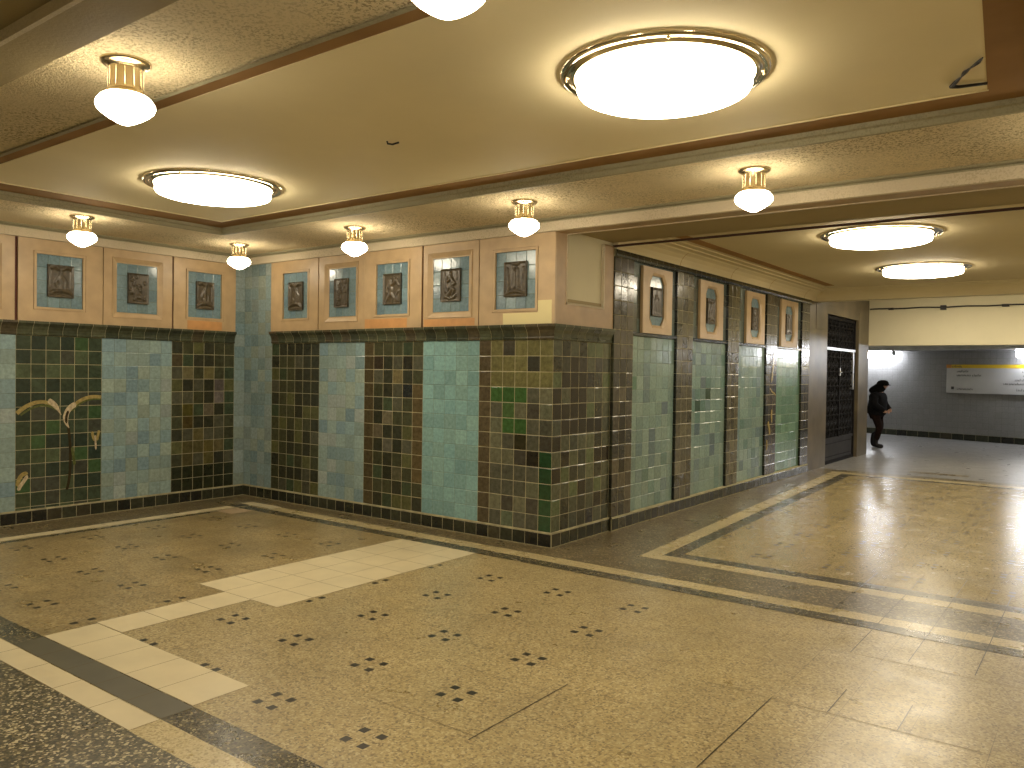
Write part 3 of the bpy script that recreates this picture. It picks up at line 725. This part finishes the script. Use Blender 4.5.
for y in (2.53, 4.07, 5.55, 7.2):
    sv = [(o + .0015, z - .0015) for o, z in cv[1:6]]
    for (o0, za), (o1, zb) in zip(sv, sv[1:]):
        mb.face([(o0, y - .006, za), (o0, y + .006, za), (o1, y + .006, zb), (o1, y - .006, zb)], M['stripe'])
struct(mb.build('trim_7'))
# drop wall over the far passage
mb = MB(M['creamwall']); mb.box((-.3, 11.65, 2.25), (5.0, 11.95, CT), M['creamwall']); struct(mb.build('wall_drop'))
mb = MB(M['creamwall']); mb.box((-9, 11.95, 2.95), (11, 22, 3.2), M['creamwall']); struct(mb.build('ceiling_passage'))
# far passage shell
mb = MB(M['groutblue'])
mb.box((-8, -.3, 0), (10.5, -.001, 3.0), M['groutblue'], TF)
wf = struct(mb.build('wall_far'))
GR = plain('grey grout', (.15, .15, .15), .8)
mb = MB(GR); tiles(mb, TF, -4, 9.5, .16, 3.0, 90, 19, GREYT, GR, M['glazegrey'], o=.002, gap=.006, tilt=.003); mb.build('tile_panel', wf)
mb = MB(M['groutdark']); tiles(mb, TF, -4, 9.5, 0.0, .16, 45, 1, BASE, M['groutdark'], M['glaze'], o=.012, gap=.006); mb.sweep(TF, [(0, 0), (.012, 0), (.012, .16), (0, .16)], -4, 9.5, M['groutdark']); struct(mb.build('baseboard_far'))
core('wall_passage_left', (-9, 11.65, 0), (-8.7, 22, 3.2), M['creamwall'])
core('wall_passage_right', (10.7, 11.65, 0), (11, 22, 3.2), M['creamwall'])
core('wall_passage_back_right', (5.0, 11.65, 0), (11, 11.95, 3.2), M['creamwall'])
core('wall_passage_back_left', (-9, 11.4, 0), (-.3, 11.7, 3.2), M['creamwall'])

# ------------------------------------------------------------------ gate in marble surround
mb = MB(M['pilaster']); P_ = M['pilaster']
mb.box((-.3, 7.612, 0), (PO, 8.65, DT), P_); mb.box((-.3, 10.86, 0), (PO, 11.645, 3.3), P_)
mb.box((-.3, 8.2, DT), (PO, 10.86, 3.3), P_)
mb.box((-.3, 8.65, 2.72), (PO - .004, 10.86, DT), P_)
mb.box((PO - .001, 7.95, 2.42), (PO + .006, 8.5, 2.85), P_)
struct(mb.build('trim_8'))
mb = MB(M['dark'])
mb.box((-1.5, 8.60, 0), (-1.45, 10.9, 2.9), M['dark']); mb.box((-1.5, 8.60, 0), (-.3, 8.645, 2.9), M['dark']); mb.box((-1.5, 10.865, 0), (-.3, 10.9, 2.9), M['dark']); mb.box((-1.5, 8.6, 2.9), (-.3, 10.9, 2.95), M['dark']); mb.box((-1.5, 8.6, -.05), (-.3, 10.9, .0005), M['dark'])
struct(mb.build('wall_shaft'))
gy0, gy1 = 8.66, 10.85
gate = empty('metal_gate', (-.06, (gy0 + gy1) / 2, 0), 'tall black wrought iron gate with scrollwork between brown marble piers', 'gate')
go = Vector(gate.location)
def gl(p): return tuple(Vector(p) - go)
def gbox(mb, a, b, m): mb.box(gl(a), gl(b), m)
mb = MB(M['iron'])
for a, b in (((-.09, gy0, 0.0), (-.03, gy0 + .07, 2.71)), ((-.09, gy1 - .07, 0.0), (-.03, gy1, 2.71)), ((-.09, gy0, 2.65), (-.03, gy1, 2.715)), ((-.09, gy0, 0.0), (-.03, gy1, .06))): gbox(mb, a, b, M['iron'])
mb.build('gate_frame', gate)
mb = MB(M['steel']); gbox(mb, (-.085, gy0 + .05, 2.085), (-.015, gy1 - .05, 2.135), M['steel']); o = mb.build('transom_bar', gate); o['label'] = 'bare steel crossbar over the leaves'
for a, b in (((-.075, gy1 - .20, 1.35), (-.02, gy1 - .13, 2.085)), ((-.075, gy0 + .07, .6), (-.03, gy0 + .10, 2.085))):
    mb = MB(M['steel']); gbox(mb, a, b, M['steel']); mb.build('hinge_bar', gate)
mb = MB(M['kick']); gbox(mb, (-.08, gy0 + .07, .06), (-.05, gy1 - .07, .44), M['kick']); gbox(mb, (-.09, gy0 + .07, .42), (-.035, gy1 - .07, .47), M['kick'])
gbox(mb, (-.055, gy0 + .14, .12), (-.042, gy1 - .14, .13), M['iron']); gbox(mb, (-.055, gy0 + .14, .36), (-.042, gy1 - .14, .37), M['iron']); mb.build('kick_panel', gate)
def scroll(mb, cy, cz, R, s, t, x=-.06, r=.013, turns=1.6):
    pts = []
    for i in range(27):
        a = i / 26 * turns * 2 * PI; q = R * (1 - .86 * i / 26)
        pts.append(gl((x, cy + s * q * math.cos(a), cz + t * q * math.sin(a))))
    mb.tube(pts, r, M['iron'], 5)
def work(name, z0, z1, nr):
    mb = MB(M['iron']); ym = (gy0 + gy1) / 2
    for half in (0, 1):
        a = gy0 + .08 if half == 0 else ym + .02; b = ym - .02 if half == 0 else gy1 - .2 + .1
        n = 4; dy = (b - a) / n
        for i in range(n + 1): mb.tube([gl((-.06, a + dy * i, z0)), gl((-.06, a + dy * i, z1))], .011, M['iron'], 6)
        dz = (z1 - z0) / nr
        for i in range(n):
            for j in range(nr):
                cy, cz = a + dy * (i + .5), z0 + dz * (j + .5); s = 1 if (i + j) % 2 else -1
                scroll(mb, cy, cz + dz * .24, min(dy, dz) * .46, s, 1, x=-.058); scroll(mb, cy, cz - dz * .24, min(dy, dz) * .46, -s, -1, x=-.062)
                mb.ball(gl((-.05, cy, cz)), .026, M['iron'], 8, 5)
                for q in (-1, 1):
                    mb.tube([gl((-.06, cy + q * dy * .12, cz + dz * .10)), gl((-.045, cy + q * dy * .3, cz + dz * .02)), gl((-.06, cy + q * dy * .42, cz - dz * .08))], [.006, .02, .005], M['iron'], 5)
        for j in range(nr + 1): mb.tube([gl((-.06, a, z0 + dz * j)), gl((-.06, b, z0 + dz * j))], .009, M['iron'], 5)
    return mb.build(name, gate)
work('scrollwork', 2.14, 2.65, 2)
work('scrollwork', .47, 2.085, 6)
mb = MB(M['iron']); gbox(mb, (-.085, (gy0 + gy1) / 2 - .03, .47), (-.03, (gy0 + gy1) / 2 + .03, 2.09), M['iron']); mb.build('centre_stile', gate)
mb = MB(M['steel']); gbox(mb, (-.04, (gy0 + gy1) / 2 - .05, 1.62), (-.015, (gy0 + gy1) / 2 - .005, 1.76), M['steel']); mb.tube([gl((-.02, 9.73, 1.68)), gl((.015, 9.73, 1.68)), gl((.015, 9.62, 1.68))], .008, M['steel'], 6); o = mb.build('lock_plate', gate); o['label'] = 'bright steel lock plate'

# ------------------------------------------------------------------ lamps
def make_lamp():
    e = empty('ceiling_lamp', (0, 0, 0), '', 'lamp', 'small opal globe ceiling lamps')
    mb = MB(M['brass'])
    mb.lathe([(0, 0), (.110, 0), (.110, -.008), (.098, -.018), (.086, -.020), (.080, -.030), (.076, -.034)], M['brass'], 36); mb.build('flange', e)
    mb = MB(M['brass'])
    prof = [(.076, -.030), (.074, -.05), (.074, -.125), (.082, -.138), (.094, -.150), (.096, -.158), (.088, -.160)]
    mb.lathe(prof, M['brass'], 36)
    for k in range(12):
        a = 2 * PI * k / 12
        mb.tube([(.0735 * math.cos(a), .075 * math.sin(a), -.04), (.075 * math.cos(a), .075 * math.sin(a), -.125)], .0028, M['brass'], 5)
    mb.build('neck', e)
    mb = MB(M['globe'])
    mb.lathe([(.088, -.152), (.108, -.166), (.124, -.187), (.128, -.205), (.122, -.220), (.104, -.238), (.077, -.257), (.048, -.274), (.022, -.286), (0, -.289)], M['globe'], 36); mb.build('globe', e)
    return e
lamp = make_lamp()
LAMPS = [((-3.905, -.637), 'small globe lamp in the inner corner over the blue tiled column'), ((-1.945, -.663), 'small globe lamp above the worker relief on back wall'), ((.179, -.727), 'small globe lamp above the shell relief panel at the projecting corner'),
         ((2.103, -.702), 'small globe lamp in front of the corridor mouth, below its beam'), ((-3.721, -2.462), 'small globe lamp near left wall above the painted flower panel'),
         ((.416, -4.187), 'largest-looking brass globe lamp, top left beside the front beam'), ((2.388, -4.178), 'globe lamp cut off by the top picture edge'),
         ((4.1, -.75), 'added globe lamp on the right end of the far ceiling band, outside the picture'), ((-3.76, -4.2), 'added globe lamp at the left end of the near ceiling band, outside the picture'), ((4.1, -4.1), 'added globe lamp on the right end of the near ceiling band, outside the picture')]  # these three unseen globes are added for extra light
for i, ((x, y), lb) in enumerate(LAMPS):
    o = lamp if i == 0 else copy_tree(lamp)
    o.location = (x, y, BAND); o['label'] = lb
def make_dome():
    e = empty('ceiling_dome_light', (0, 0, 0), '', 'ceiling light', 'large round dome ceiling lights')
    mb = MB(M['satin'])
    mb.lathe([(.530, 0), (.530, -.010), (.522, -.018), (.505, -.020), (.494, -.014), (.482, -.020), (.474, -.028), (.460, -.032), (.450, -.028), (.436, -.012)], M['satin'], 72); mb.build('trim_ring', e)
    mb = MB(M['dome'])
    mb.lathe([(.438, -.015), (.441, -.072), (.434, -.084), (.415, -.091), (.33, -.098), (.18, -.103), (0, -.105)], M['dome'], 64); mb.build('diffuser', e)
    for k in range(4):
        mb = MB(M['brass']); a = 2 * PI * k / 4 + .5; mb.ball((.50 * math.cos(a), .50 * math.sin(a), -.018), .010, M['brass'], 8, 5); mb.build('screw', e)
    return e
dome = make_dome()
DOMES = [((-1.72, -2.36), TRAY, 'left dome light of the near ceiling tray, smaller in the picture'), ((2.315, -2.52), TRAY, 'large dome light overhead at top right of the near ceiling tray'),
         ((2.20, 2.55), COR, 'nearer dome light on the corridor ceiling'), ((2.08, 5.50), COR, 'farther dome light on the corridor ceiling near the cream drop wall'),
         ((-.5, -7.6), BAND, 'added dome light behind the viewer for the foreground, left'), ((4.2, -7.6), BAND, 'added dome light behind the viewer for the foreground, right'),  # unseen pair added to light the foreground
         ((1.5, 9.8), 3.24, 'left dome light hidden behind the corridor end beam, before the cream drop wall'),
         ((3.5, 9.8), 3.24, 'right dome light added out of sight behind the corridor end beam, before the cream drop wall')]  # second unseen dome, added to brighten the drop wall
for i, ((x, y), z, lb) in enumerate(DOMES):
    o = dome if i == 0 else copy_tree(dome)
    o.location = (x, y, z - .0005); o['label'] = lb
    if 2 <= y < 8: o.scale = (1.07, 1.07, 1.07)
    if x == 2.315: o.scale = (.95, .95, 1.1)

# fluorescent fittings on the far wall
def make_tube():
    e = empty('fluorescent_light', (0, 0, 0), '', 'light', 'fluorescent wall lights of the far passage')
    hs = plain('grey light housing', (.30, .30, .31), .45)
    mb = MB(hs); mb.box((-.76, .0, .30), (.76, .20, .40), hs); mb.box((-.765, .02, .14), (-.75, .19, .30), hs); mb.box((.75, .02, .14), (.765, .19, .30), hs); mb.build('housing', e)
    mb = MB(M['tube']); 
    prof = [(.03, .30), (.03, .12), (.06, .08), (.13, .065), (.18, .09), (.20, .14), (.20, .30)]
    mb.sweep(lambda u, o, z: (u, o, z), prof, -.75, .75, M['tube']); mb.build('diffuser', e)
    return e
tb = make_tube()
ang = math.atan2(FD.y, FD.x)
for i, (s, lb) in enumerate(((.07, 'bright fluorescent light on the far wall above the walking person'), (4.70, 'fluorescent light at right picture edge above the yellow-topped sign'), (-4.2, 'added fluorescent light hidden behind the gate pier'), (9.0, 'added fluorescent light beyond the right end of the far sign'))):  # last two are unseen fittings added to light the passage
    o = tb if i == 0 else copy_tree(tb)
    o.location = TF(s, 0.18, 2.05); o['label'] = lb
    o.rotation_euler = (0, 0, ang); o.scale = (1, -1, 1)
mb = MB(M['steel']); TRK = plain('pale grey trunking', (.42, .42, .43), .5)
mb = MB(TRK)
mb.sweep(TF, [(.02, 2.455), (.40, 2.455), (.42, 2.33), (.40, 2.315), (.02, 2.315)][::-1], -4, 9.6, TRK)
struct(mb.build('trim_9'))

# ------------------------------------------------------------------ sign on far wall
WH = plain('white sign face', (.46, .46, .46), .25, var=.02); YL = plain('yellow sign header', (.62, .42, .03), .3, var=.04); TX = plain('dark sign lettering', (.05, .05, .055), .5); SF = plain('grey sign edge', (.30, .30, .30), .4); OR = plain('orange sign end', (.55, .24, .05), .35)
s0, s1, q0, q1 = 2.145, 6.4, 1.21, 1.95
sg = empty('direction_sign', TF((s0 + s1) / 2, 0, q0), 'wide white sign with a yellow header on the grey tiled far wall', 'sign')
so = Vector(sg.location); TS = lambda u, o, z: tuple(Vector(TF(u, o, z)) - so)
mb = MB(SF); mb.box((s0, .008, q0), (s1, .045, q1), SF, TS); mb.box((s0 + .008, .044, q0 + .008), (s1 - .008, .048, q1 - .008), WH, TS); mb.build('panel', sg)
mb = MB(YL); mb.box((s0, .046, q1 - .09), (s1, .052, q1), YL, TS); mb.box((s0, .051, q1 - .09), (s0 + .13, .053, q1), OR, TS); o = mb.build('header', sg); o['label'] = 'yellow header strip'
tm = MB(TX)
def words(u, z, lens, h, o=.0495):
    r = random.Random(int(u * 100 + z * 1000))
    for n in lens:
        for k in range(n):
            t = r.choice((.62, .62, .62, 1.0, .62)); w = h * r.choice((.42, .5, .55))
            # letter-like marks: upright with a short bar
            tm.box((u, o, z), (u + h * .13, o + .002, z + h * t), TX, TS)
            tm.box((u, o, z + h * (.5 if k % 2 else 0)), (u + w * .8, o + .002, z + h * (.5 if k % 2 else 0) + h * .13), TX, TS)
            if k % 3: tm.box((u + w * .68, o, z), (u + w * .8, o + .002, z + h * .62), TX, TS)
            u += w + h * .10
        u += h * .35
words(s0 + .15, q1 - .075, [7], .062, .0525)
words(s0 + .27, q1 - .20, [8], .062); words(s0 + .27, q1 - .30, [10, 6], .062)
words(s0 + .28, q0 + .09, [11], .062)
words(s0 + 1.82, q1 - .20, [11, 5], .062); words(s0 + 1.84, q1 - .30, [8, 7], .062); words(s0 + 1.66, q1 - .405, [9, 6], .062); words(s0 + 1.40, q1 - .50, [3, 10, 7], .062); words(s0 + 1.7, q0 + .09, [9, 8], .062)
tm.build('lettering', sg)
mb = MB(TX); mb.box((s0 + .13, .048, q0 + .10), (s0 + .20, .051, q0 + .17), TX, TS); mb.build('symbol', sg)

# ------------------------------------------------------------------ small things
cb = empty('cable_run', (1.5, 11.62, 3.0), 'thin black cable along the top of the cream drop wall with junction boxes', 'cable')
mb = MB(M['wire']); mb.tube([(-1.45 + .16 * i, 0, .006 * math.sin(i * 1.3)) for i in range(28)], .014, M['wire'], 6); mb.build('cable', cb)
for x, w, h in ((-.1, .05, .055), (.95, .06, .03), (-1.05, .045, .025), (1.9, .1, .07)):
    mb = MB(M['wire']); mb.box((x - w, -.03, -h), (x + w, .03, h * .6), M['wire'])
    mb.box((x - w * .7, -.036, -h * .7), (x + w * .7, -.03, h * .3), M['wire']); mb.build('junction_box', cb)
mb = MB(M['wire'])
zt = TRAY - .012
mb.tube([(.34, -2.45, TRAY + .002), (.345, -2.448, TRAY - .016), (.375, -2.435, TRAY - .022), (.415, -2.418, TRAY - .012)], .006, M['wire'], 6)
tag(mb.build('ceiling_hook'), 'tiny dark metal hook in the middle of the near ceiling tray', 'hook')
mb = MB(M['wire'])
mb.tube([(3.592, -1.90, zt), (3.57, -1.85, zt), (3.53, -1.80, zt - .004), (3.50, -1.74, zt), (3.48, -1.70, zt - .004), (3.45, -1.63, zt), (3.42, -1.572, zt), (3.45, -1.555, zt - .003), (3.57, -1.523, zt)], [.003, .010, .004, .011, .004, .010, .012, .008, .007], M['wire'], 6)
tag(mb.build('loose_wire'), 'black loose wire bent on the ceiling at the tray corner, top right', 'wire')

# ------------------------------------------------------------------ walking person
CT_ = plain('black padded coat', (.006, .006, .0075), .9, spec=.15, var=.4, scale=25, bump=.3, bscale=40); TRS = plain('dark brown trousers', (.012, .006, .005), .9, spec=.1, var=.3, scale=20)
BT = plain('black boots', (.008, .0075, .008), .6, spec=.2); SKN = plain('skin', (.40, .22, .14), .5, var=.08); FUR = plain('black fur trim', (.006, .006, .006), .95, spec=.1, var=.5, scale=60, bump=.8, bscale=90); EYE = plain('dark eyes', (.02, .015, .01), .3); LIP = plain('lips', (.30, .12, .10), .5)
def skin_obj(name, verts, edges, mats, parent, root=0, sub=2):
    me = bpy.data.meshes.new(name); me.from_pydata([v[:3] for v in verts], edges, [])
    o = bpy.data.objects.new(name, me); COL.objects.link(o); o.parent = parent
    sk = o.modifiers.new('Skin', 'SKIN'); sk.use_smooth_shade = True; sk.branch_smoothing = .6
    for i, v in enumerate(verts):
        d = me.skin_vertices[0].data[i]; r = v[3]; d.radius = r if isinstance(r, tuple) else (r, r); d.use_root = (i == root)
    ss = o.modifiers.new('Sub', 'SUBSURF'); ss.levels = sub; ss.render_levels = sub
    me.materials.append(mats)
    return o
# figure is built facing +Y in its own frame, then turned
pe = empty('person', (-.17, 13.40, 0), 'person in black hooded coat and brown trousers walking past the gate pier', 'person')
pe.rotation_euler = (0, 0, math.radians(-100))
# side = x, forward = y
H_ = 0.90
body_v = [(0, 0, .84, .11), (0, .01, 1.0, (.13, .10)), (0, .03, 1.17, (.15, .11)), (0, .06, 1.27, (.10, .08)), (0, .10, 1.32, .052), (0, .14, 1.36, .06), (0, .155, 1.42, (.075, .09)), (0, .15, 1.49, .06),
          (.09, .0, .80, .085), (.08, .10, .45, .055), (.075, .02, .10, .038), (.075, .13, .035, .032),
          (-.09, 0, .80, .085), (-.075, .06, .45, .055), (-.07, -.10, .13, .038), (-.07, -.02, .04, .032),
          (.18, .04, 1.20, .055), (.22, .03, .97, .042), (.13, .22, .83, .032), (.09, .27, .82, .026),
          (-.18, .04, 1.20, .055), (-.22, .03, .98, .042), (-.12, .23, .86, .032), (-.07, .28, .85, .026)]
body_e = [(0, 1), (1, 2), (2, 3), (3, 4), (4, 5), (5, 6), (6, 7), (0, 8), (8, 9), (9, 10), (10, 11), (0, 12), (12, 13), (13, 14), (14, 15), (2, 16), (16, 17), (17, 18), (18, 19), (2, 20), (20, 21), (21, 22), (22, 23)]
body = skin_obj('body', body_v, body_e, SKN, pe)
# fingers and thumb of each hand, closed round each other in front
for s, (hx, hy, hz) in ((1, (.085, .275, .82)), (-1, (-.065, .285, .85))):
    for k in range(4):
        ln = (.9, 1.0, .95, .75)[k]; oz = .022 - .015 * k
        v = [(hx, hy, hz + oz * .7, .011), (hx - s * .028 * ln, hy + .024, hz + oz, .0095), (hx - s * .055 * ln, hy + .022, hz + oz - .004, .0088), (hx - s * .070 * ln, hy + .002, hz + oz - .006, .008)]
        skin_obj('finger', v, [(0, 1), (1, 2), (2, 3)], SKN, pe, sub=1)
    skin_obj('thumb', [(hx, hy - .01, hz + .012, .012), (hx - s * .018, hy + .004, hz + .036, .0105), (hx - s * .038, hy + .012, hz + .044, .009)], [(0, 1), (1, 2)], SKN, pe, sub=1)
mb = MB(SKN); mb.ball((0, .243, 1.405), .014, SKN); mb.ball((0, .238, 1.415), .011, SKN); mb.build('nose', pe)
mb = MB(EYE); mb.ball((.028, .228, 1.428), .009, EYE); mb.build('eye', pe)
mb = MB(EYE); mb.ball((-.028, .228, 1.428), .009, EYE); mb.build('eye', pe)
mb = MB(LIP); mb.tube([(-.02, .232, 1.378), (0, .240, 1.378), (.02, .232, 1.378)], [.003, .006, .003], LIP, 6); mb.build('mouth', pe)
skin_obj('trousers', [(0, 0, .84, .135), (.085, .0, .76, .108), (.08, .105, .45, .078), (.075, .03, .16, .062), (-.085, 0, .76, .108), (-.075, .065, .45, .078), (-.07, -.085, .20, .062)], [(0, 1), (1, 2), (2, 3), (0, 4), (4, 5), (5, 6)], TRS, pe)
skin_obj('boot', [(.075, .03, .34, .068), (.075, .02, .14, .060), (.075, .03, .058, .060), (.075, .12, .048, .054), (.075, .20, .042, .044)], [(0, 1), (1, 2), (2, 3), (3, 4)], BT, pe)
skin_obj('boot', [(-.07, -.06, .36, .068), (-.07, -.10, .15, .060), (-.07, -.10, .060, .060), (-.07, -.02, .050, .054), (-.07, .06, .042, .044)], [(0, 1), (1, 2), (2, 3), (3, 4)], BT, pe)
skin_obj('coat', [(0, -.02, .70, (.235, .21)), (0, .0, .86, (.24, .235)), (0, .02, 1.02, (.235, .23)), (0, .02, 1.17, (.235, .21)), (0, .05, 1.27, (.14, .13)),
                  (.22, .03, 1.20, .105), (.27, .05, .98, .088), (.115, .24, .835, .056), (-.22, .03, 1.20, .105), (-.27, .05, 1.0, .088), (-.105, .25, .86, .056)],
         [(0, 1), (1, 2), (2, 3), (3, 4), (3, 5), (5, 6), (6, 7), (3, 8), (8, 9), (9, 10)], CT_, pe)
skin_obj('hood', [(0, -.10, 1.20, .14), (0, -.05, 1.27, .15), (0, .03, 1.33, .13), (0, .10, 1.40, .125), (0, .155, 1.44, .105)], [(0, 1), (1, 2), (2, 3), (3, 4)], FUR, pe)
mb = MB(FUR)
mb.lathe([(.118, 0), (.130, .03), (.122, .075), (.09, .11), (.045, .128), (0, .132)], FUR, 20, (0, .125, 1.405))
mb.build('cap', pe)
mb = MB(CT_); vis = [(-.10, .21), (-.06, .275), (0, .30), (.06, .275), (.10, .21)]
mb.face([(x, y, 1.418) for x, y in vis], CT_); mb.face([(x, y - .004, 1.43) for x, y in vis], CT_)
for (a, b), (c, d) in zip(vis, vis[1:]): mb.face([(a, b, 1.418), (c, d, 1.418), (c, d - .004, 1.43), (a, b - .004, 1.43)], CT_)
mb.build('cap_brim', pe)

# octagonal framed panels along the corridor wall
OL_ = ['nearest octagonal cream panel on the corridor wall, right of the projecting corner', 'second octagonal cream panel down the corridor wall', 'third octagonal cream panel down the corridor wall', 'farthest octagonal cream panel, next to the gate']
OLAB = [VASE, BIRD, FIGURE, SHELL]
for k, (a, b) in enumerate(oct_y):
    e = empty('octagon_panel', (0, (a + b) / 2, 2.045), OL_[k], 'frieze panel', 'octagonal relief panels of the corridor wall')
    org = Vector(e.location); TT = lambda u, o, z: tuple(Vector(TC(u, o, z)) - org)
    z0, z1 = 2.052, 2.775; f0, f1 = .006, .040
    ia, ib = a + (b - a) * .25, b - (b - a) * .25; j0, j1 = z0 + .095, z1 - .085; ch = .085; cu = (ib - ia) * .18
    def octo(a, b, c, d, cu, cz): return [(a + cu, c), (b - cu, c), (b, c + cz), (b, d - cz), (b - cu, d), (a + cu, d), (a, d - cz), (a, c + cz)]
    g = .03; inn = octo(ia, ib, j0, j1, cu, ch); mid = octo(ia - g * .8, ib + g * .8, j0 - g, j1 + g, cu + .006, ch + .012)
    out = [(ia + cu - g, z0), (ib - cu + g, z0), (b, z0), (b, z1), (ib - cu + g, z1), (ia + cu - g, z1), (a, z1), (a, z0)]
    mb = MB(FRT); X = Vector((1, 0, 0))
    def strip(P, op, Q, oq):
        for q in range(8):
            r = (q + 1) % 8
            mb.face([TT(P[q][0], op, P[q][1]), TT(P[r][0], op, P[r][1]), TT(Q[r][0], oq, Q[r][1]), TT(Q[q][0], oq, Q[q][1])], FRT, X)
    strip(out, f0, out, f1); strip(out, f1, mid, f1); strip(mid, f1, mid, f1 + .004); strip(mid, f1 + .004, inn, f1 - .012); strip(inn, f1 - .012, inn, f0)
    mb.build('stone_surround', e)
    mb = MB(); tiles(mb, TT, ia - .004, ib + .004, j0 - .004, j1 + .004, 2, 4, FRB, M['groutblue'], M['glazeblue'], o=f0 + .001, gap=.003, tilt=.004); mb.build('tile_inset', e)
    pu = (ib - ia) * .17
    relief_mesh(TT, (a + b) / 2, (j0 + j1) / 2 - .012, (ib - ia) - 2 * pu, (j1 - j0) * .58, OLAB[k], .03, f0 + .004, nu=22).build('relief', e)

# ------------------------------------------------------------------ camera
cam = bpy.data.cameras.new('camera'); co = bpy.data.objects.new('camera', cam); COL.objects.link(co)
yaw, pit, rol = -.6433, -.0164, .0145
f = Vector((math.sin(yaw) * math.cos(pit), math.cos(yaw) * math.cos(pit), math.sin(pit)))
r = Vector((math.cos(yaw), -math.sin(yaw), 0)); u = r.cross(f)
r2 = r * math.cos(rol) + u * math.sin(rol); u2 = -r * math.sin(rol) + u * math.cos(rol)
co.matrix_world = Matrix(((r2.x, u2.x, -f.x, 4.0931), (r2.y, u2.y, -f.y, -6.0829), (r2.z, u2.z, -f.z, 1.62), (0, 0, 0, 1)))
cam.sensor_width = 36; cam.lens = 800.7647 / 1024 * 36; cam.clip_start = .05; cam.clip_end = 100
SC.camera = co
w = bpy.data.worlds.new('world'); SC.world = w; w.use_nodes = True
w.node_tree.nodes['Background'].inputs[0].default_value = (0, 0, 0, 1); w.node_tree.nodes['Background'].inputs[1].default_value = 0
SC.view_settings.view_transform = 'Standard'; SC.view_settings.look = 'None'; SC.view_settings.gamma = 1; SC.view_settings.use_curve_mapping = False
SC.view_settings.exposure = 0.0
try: SC.cycles.use_denoising = True
except Exception: pass
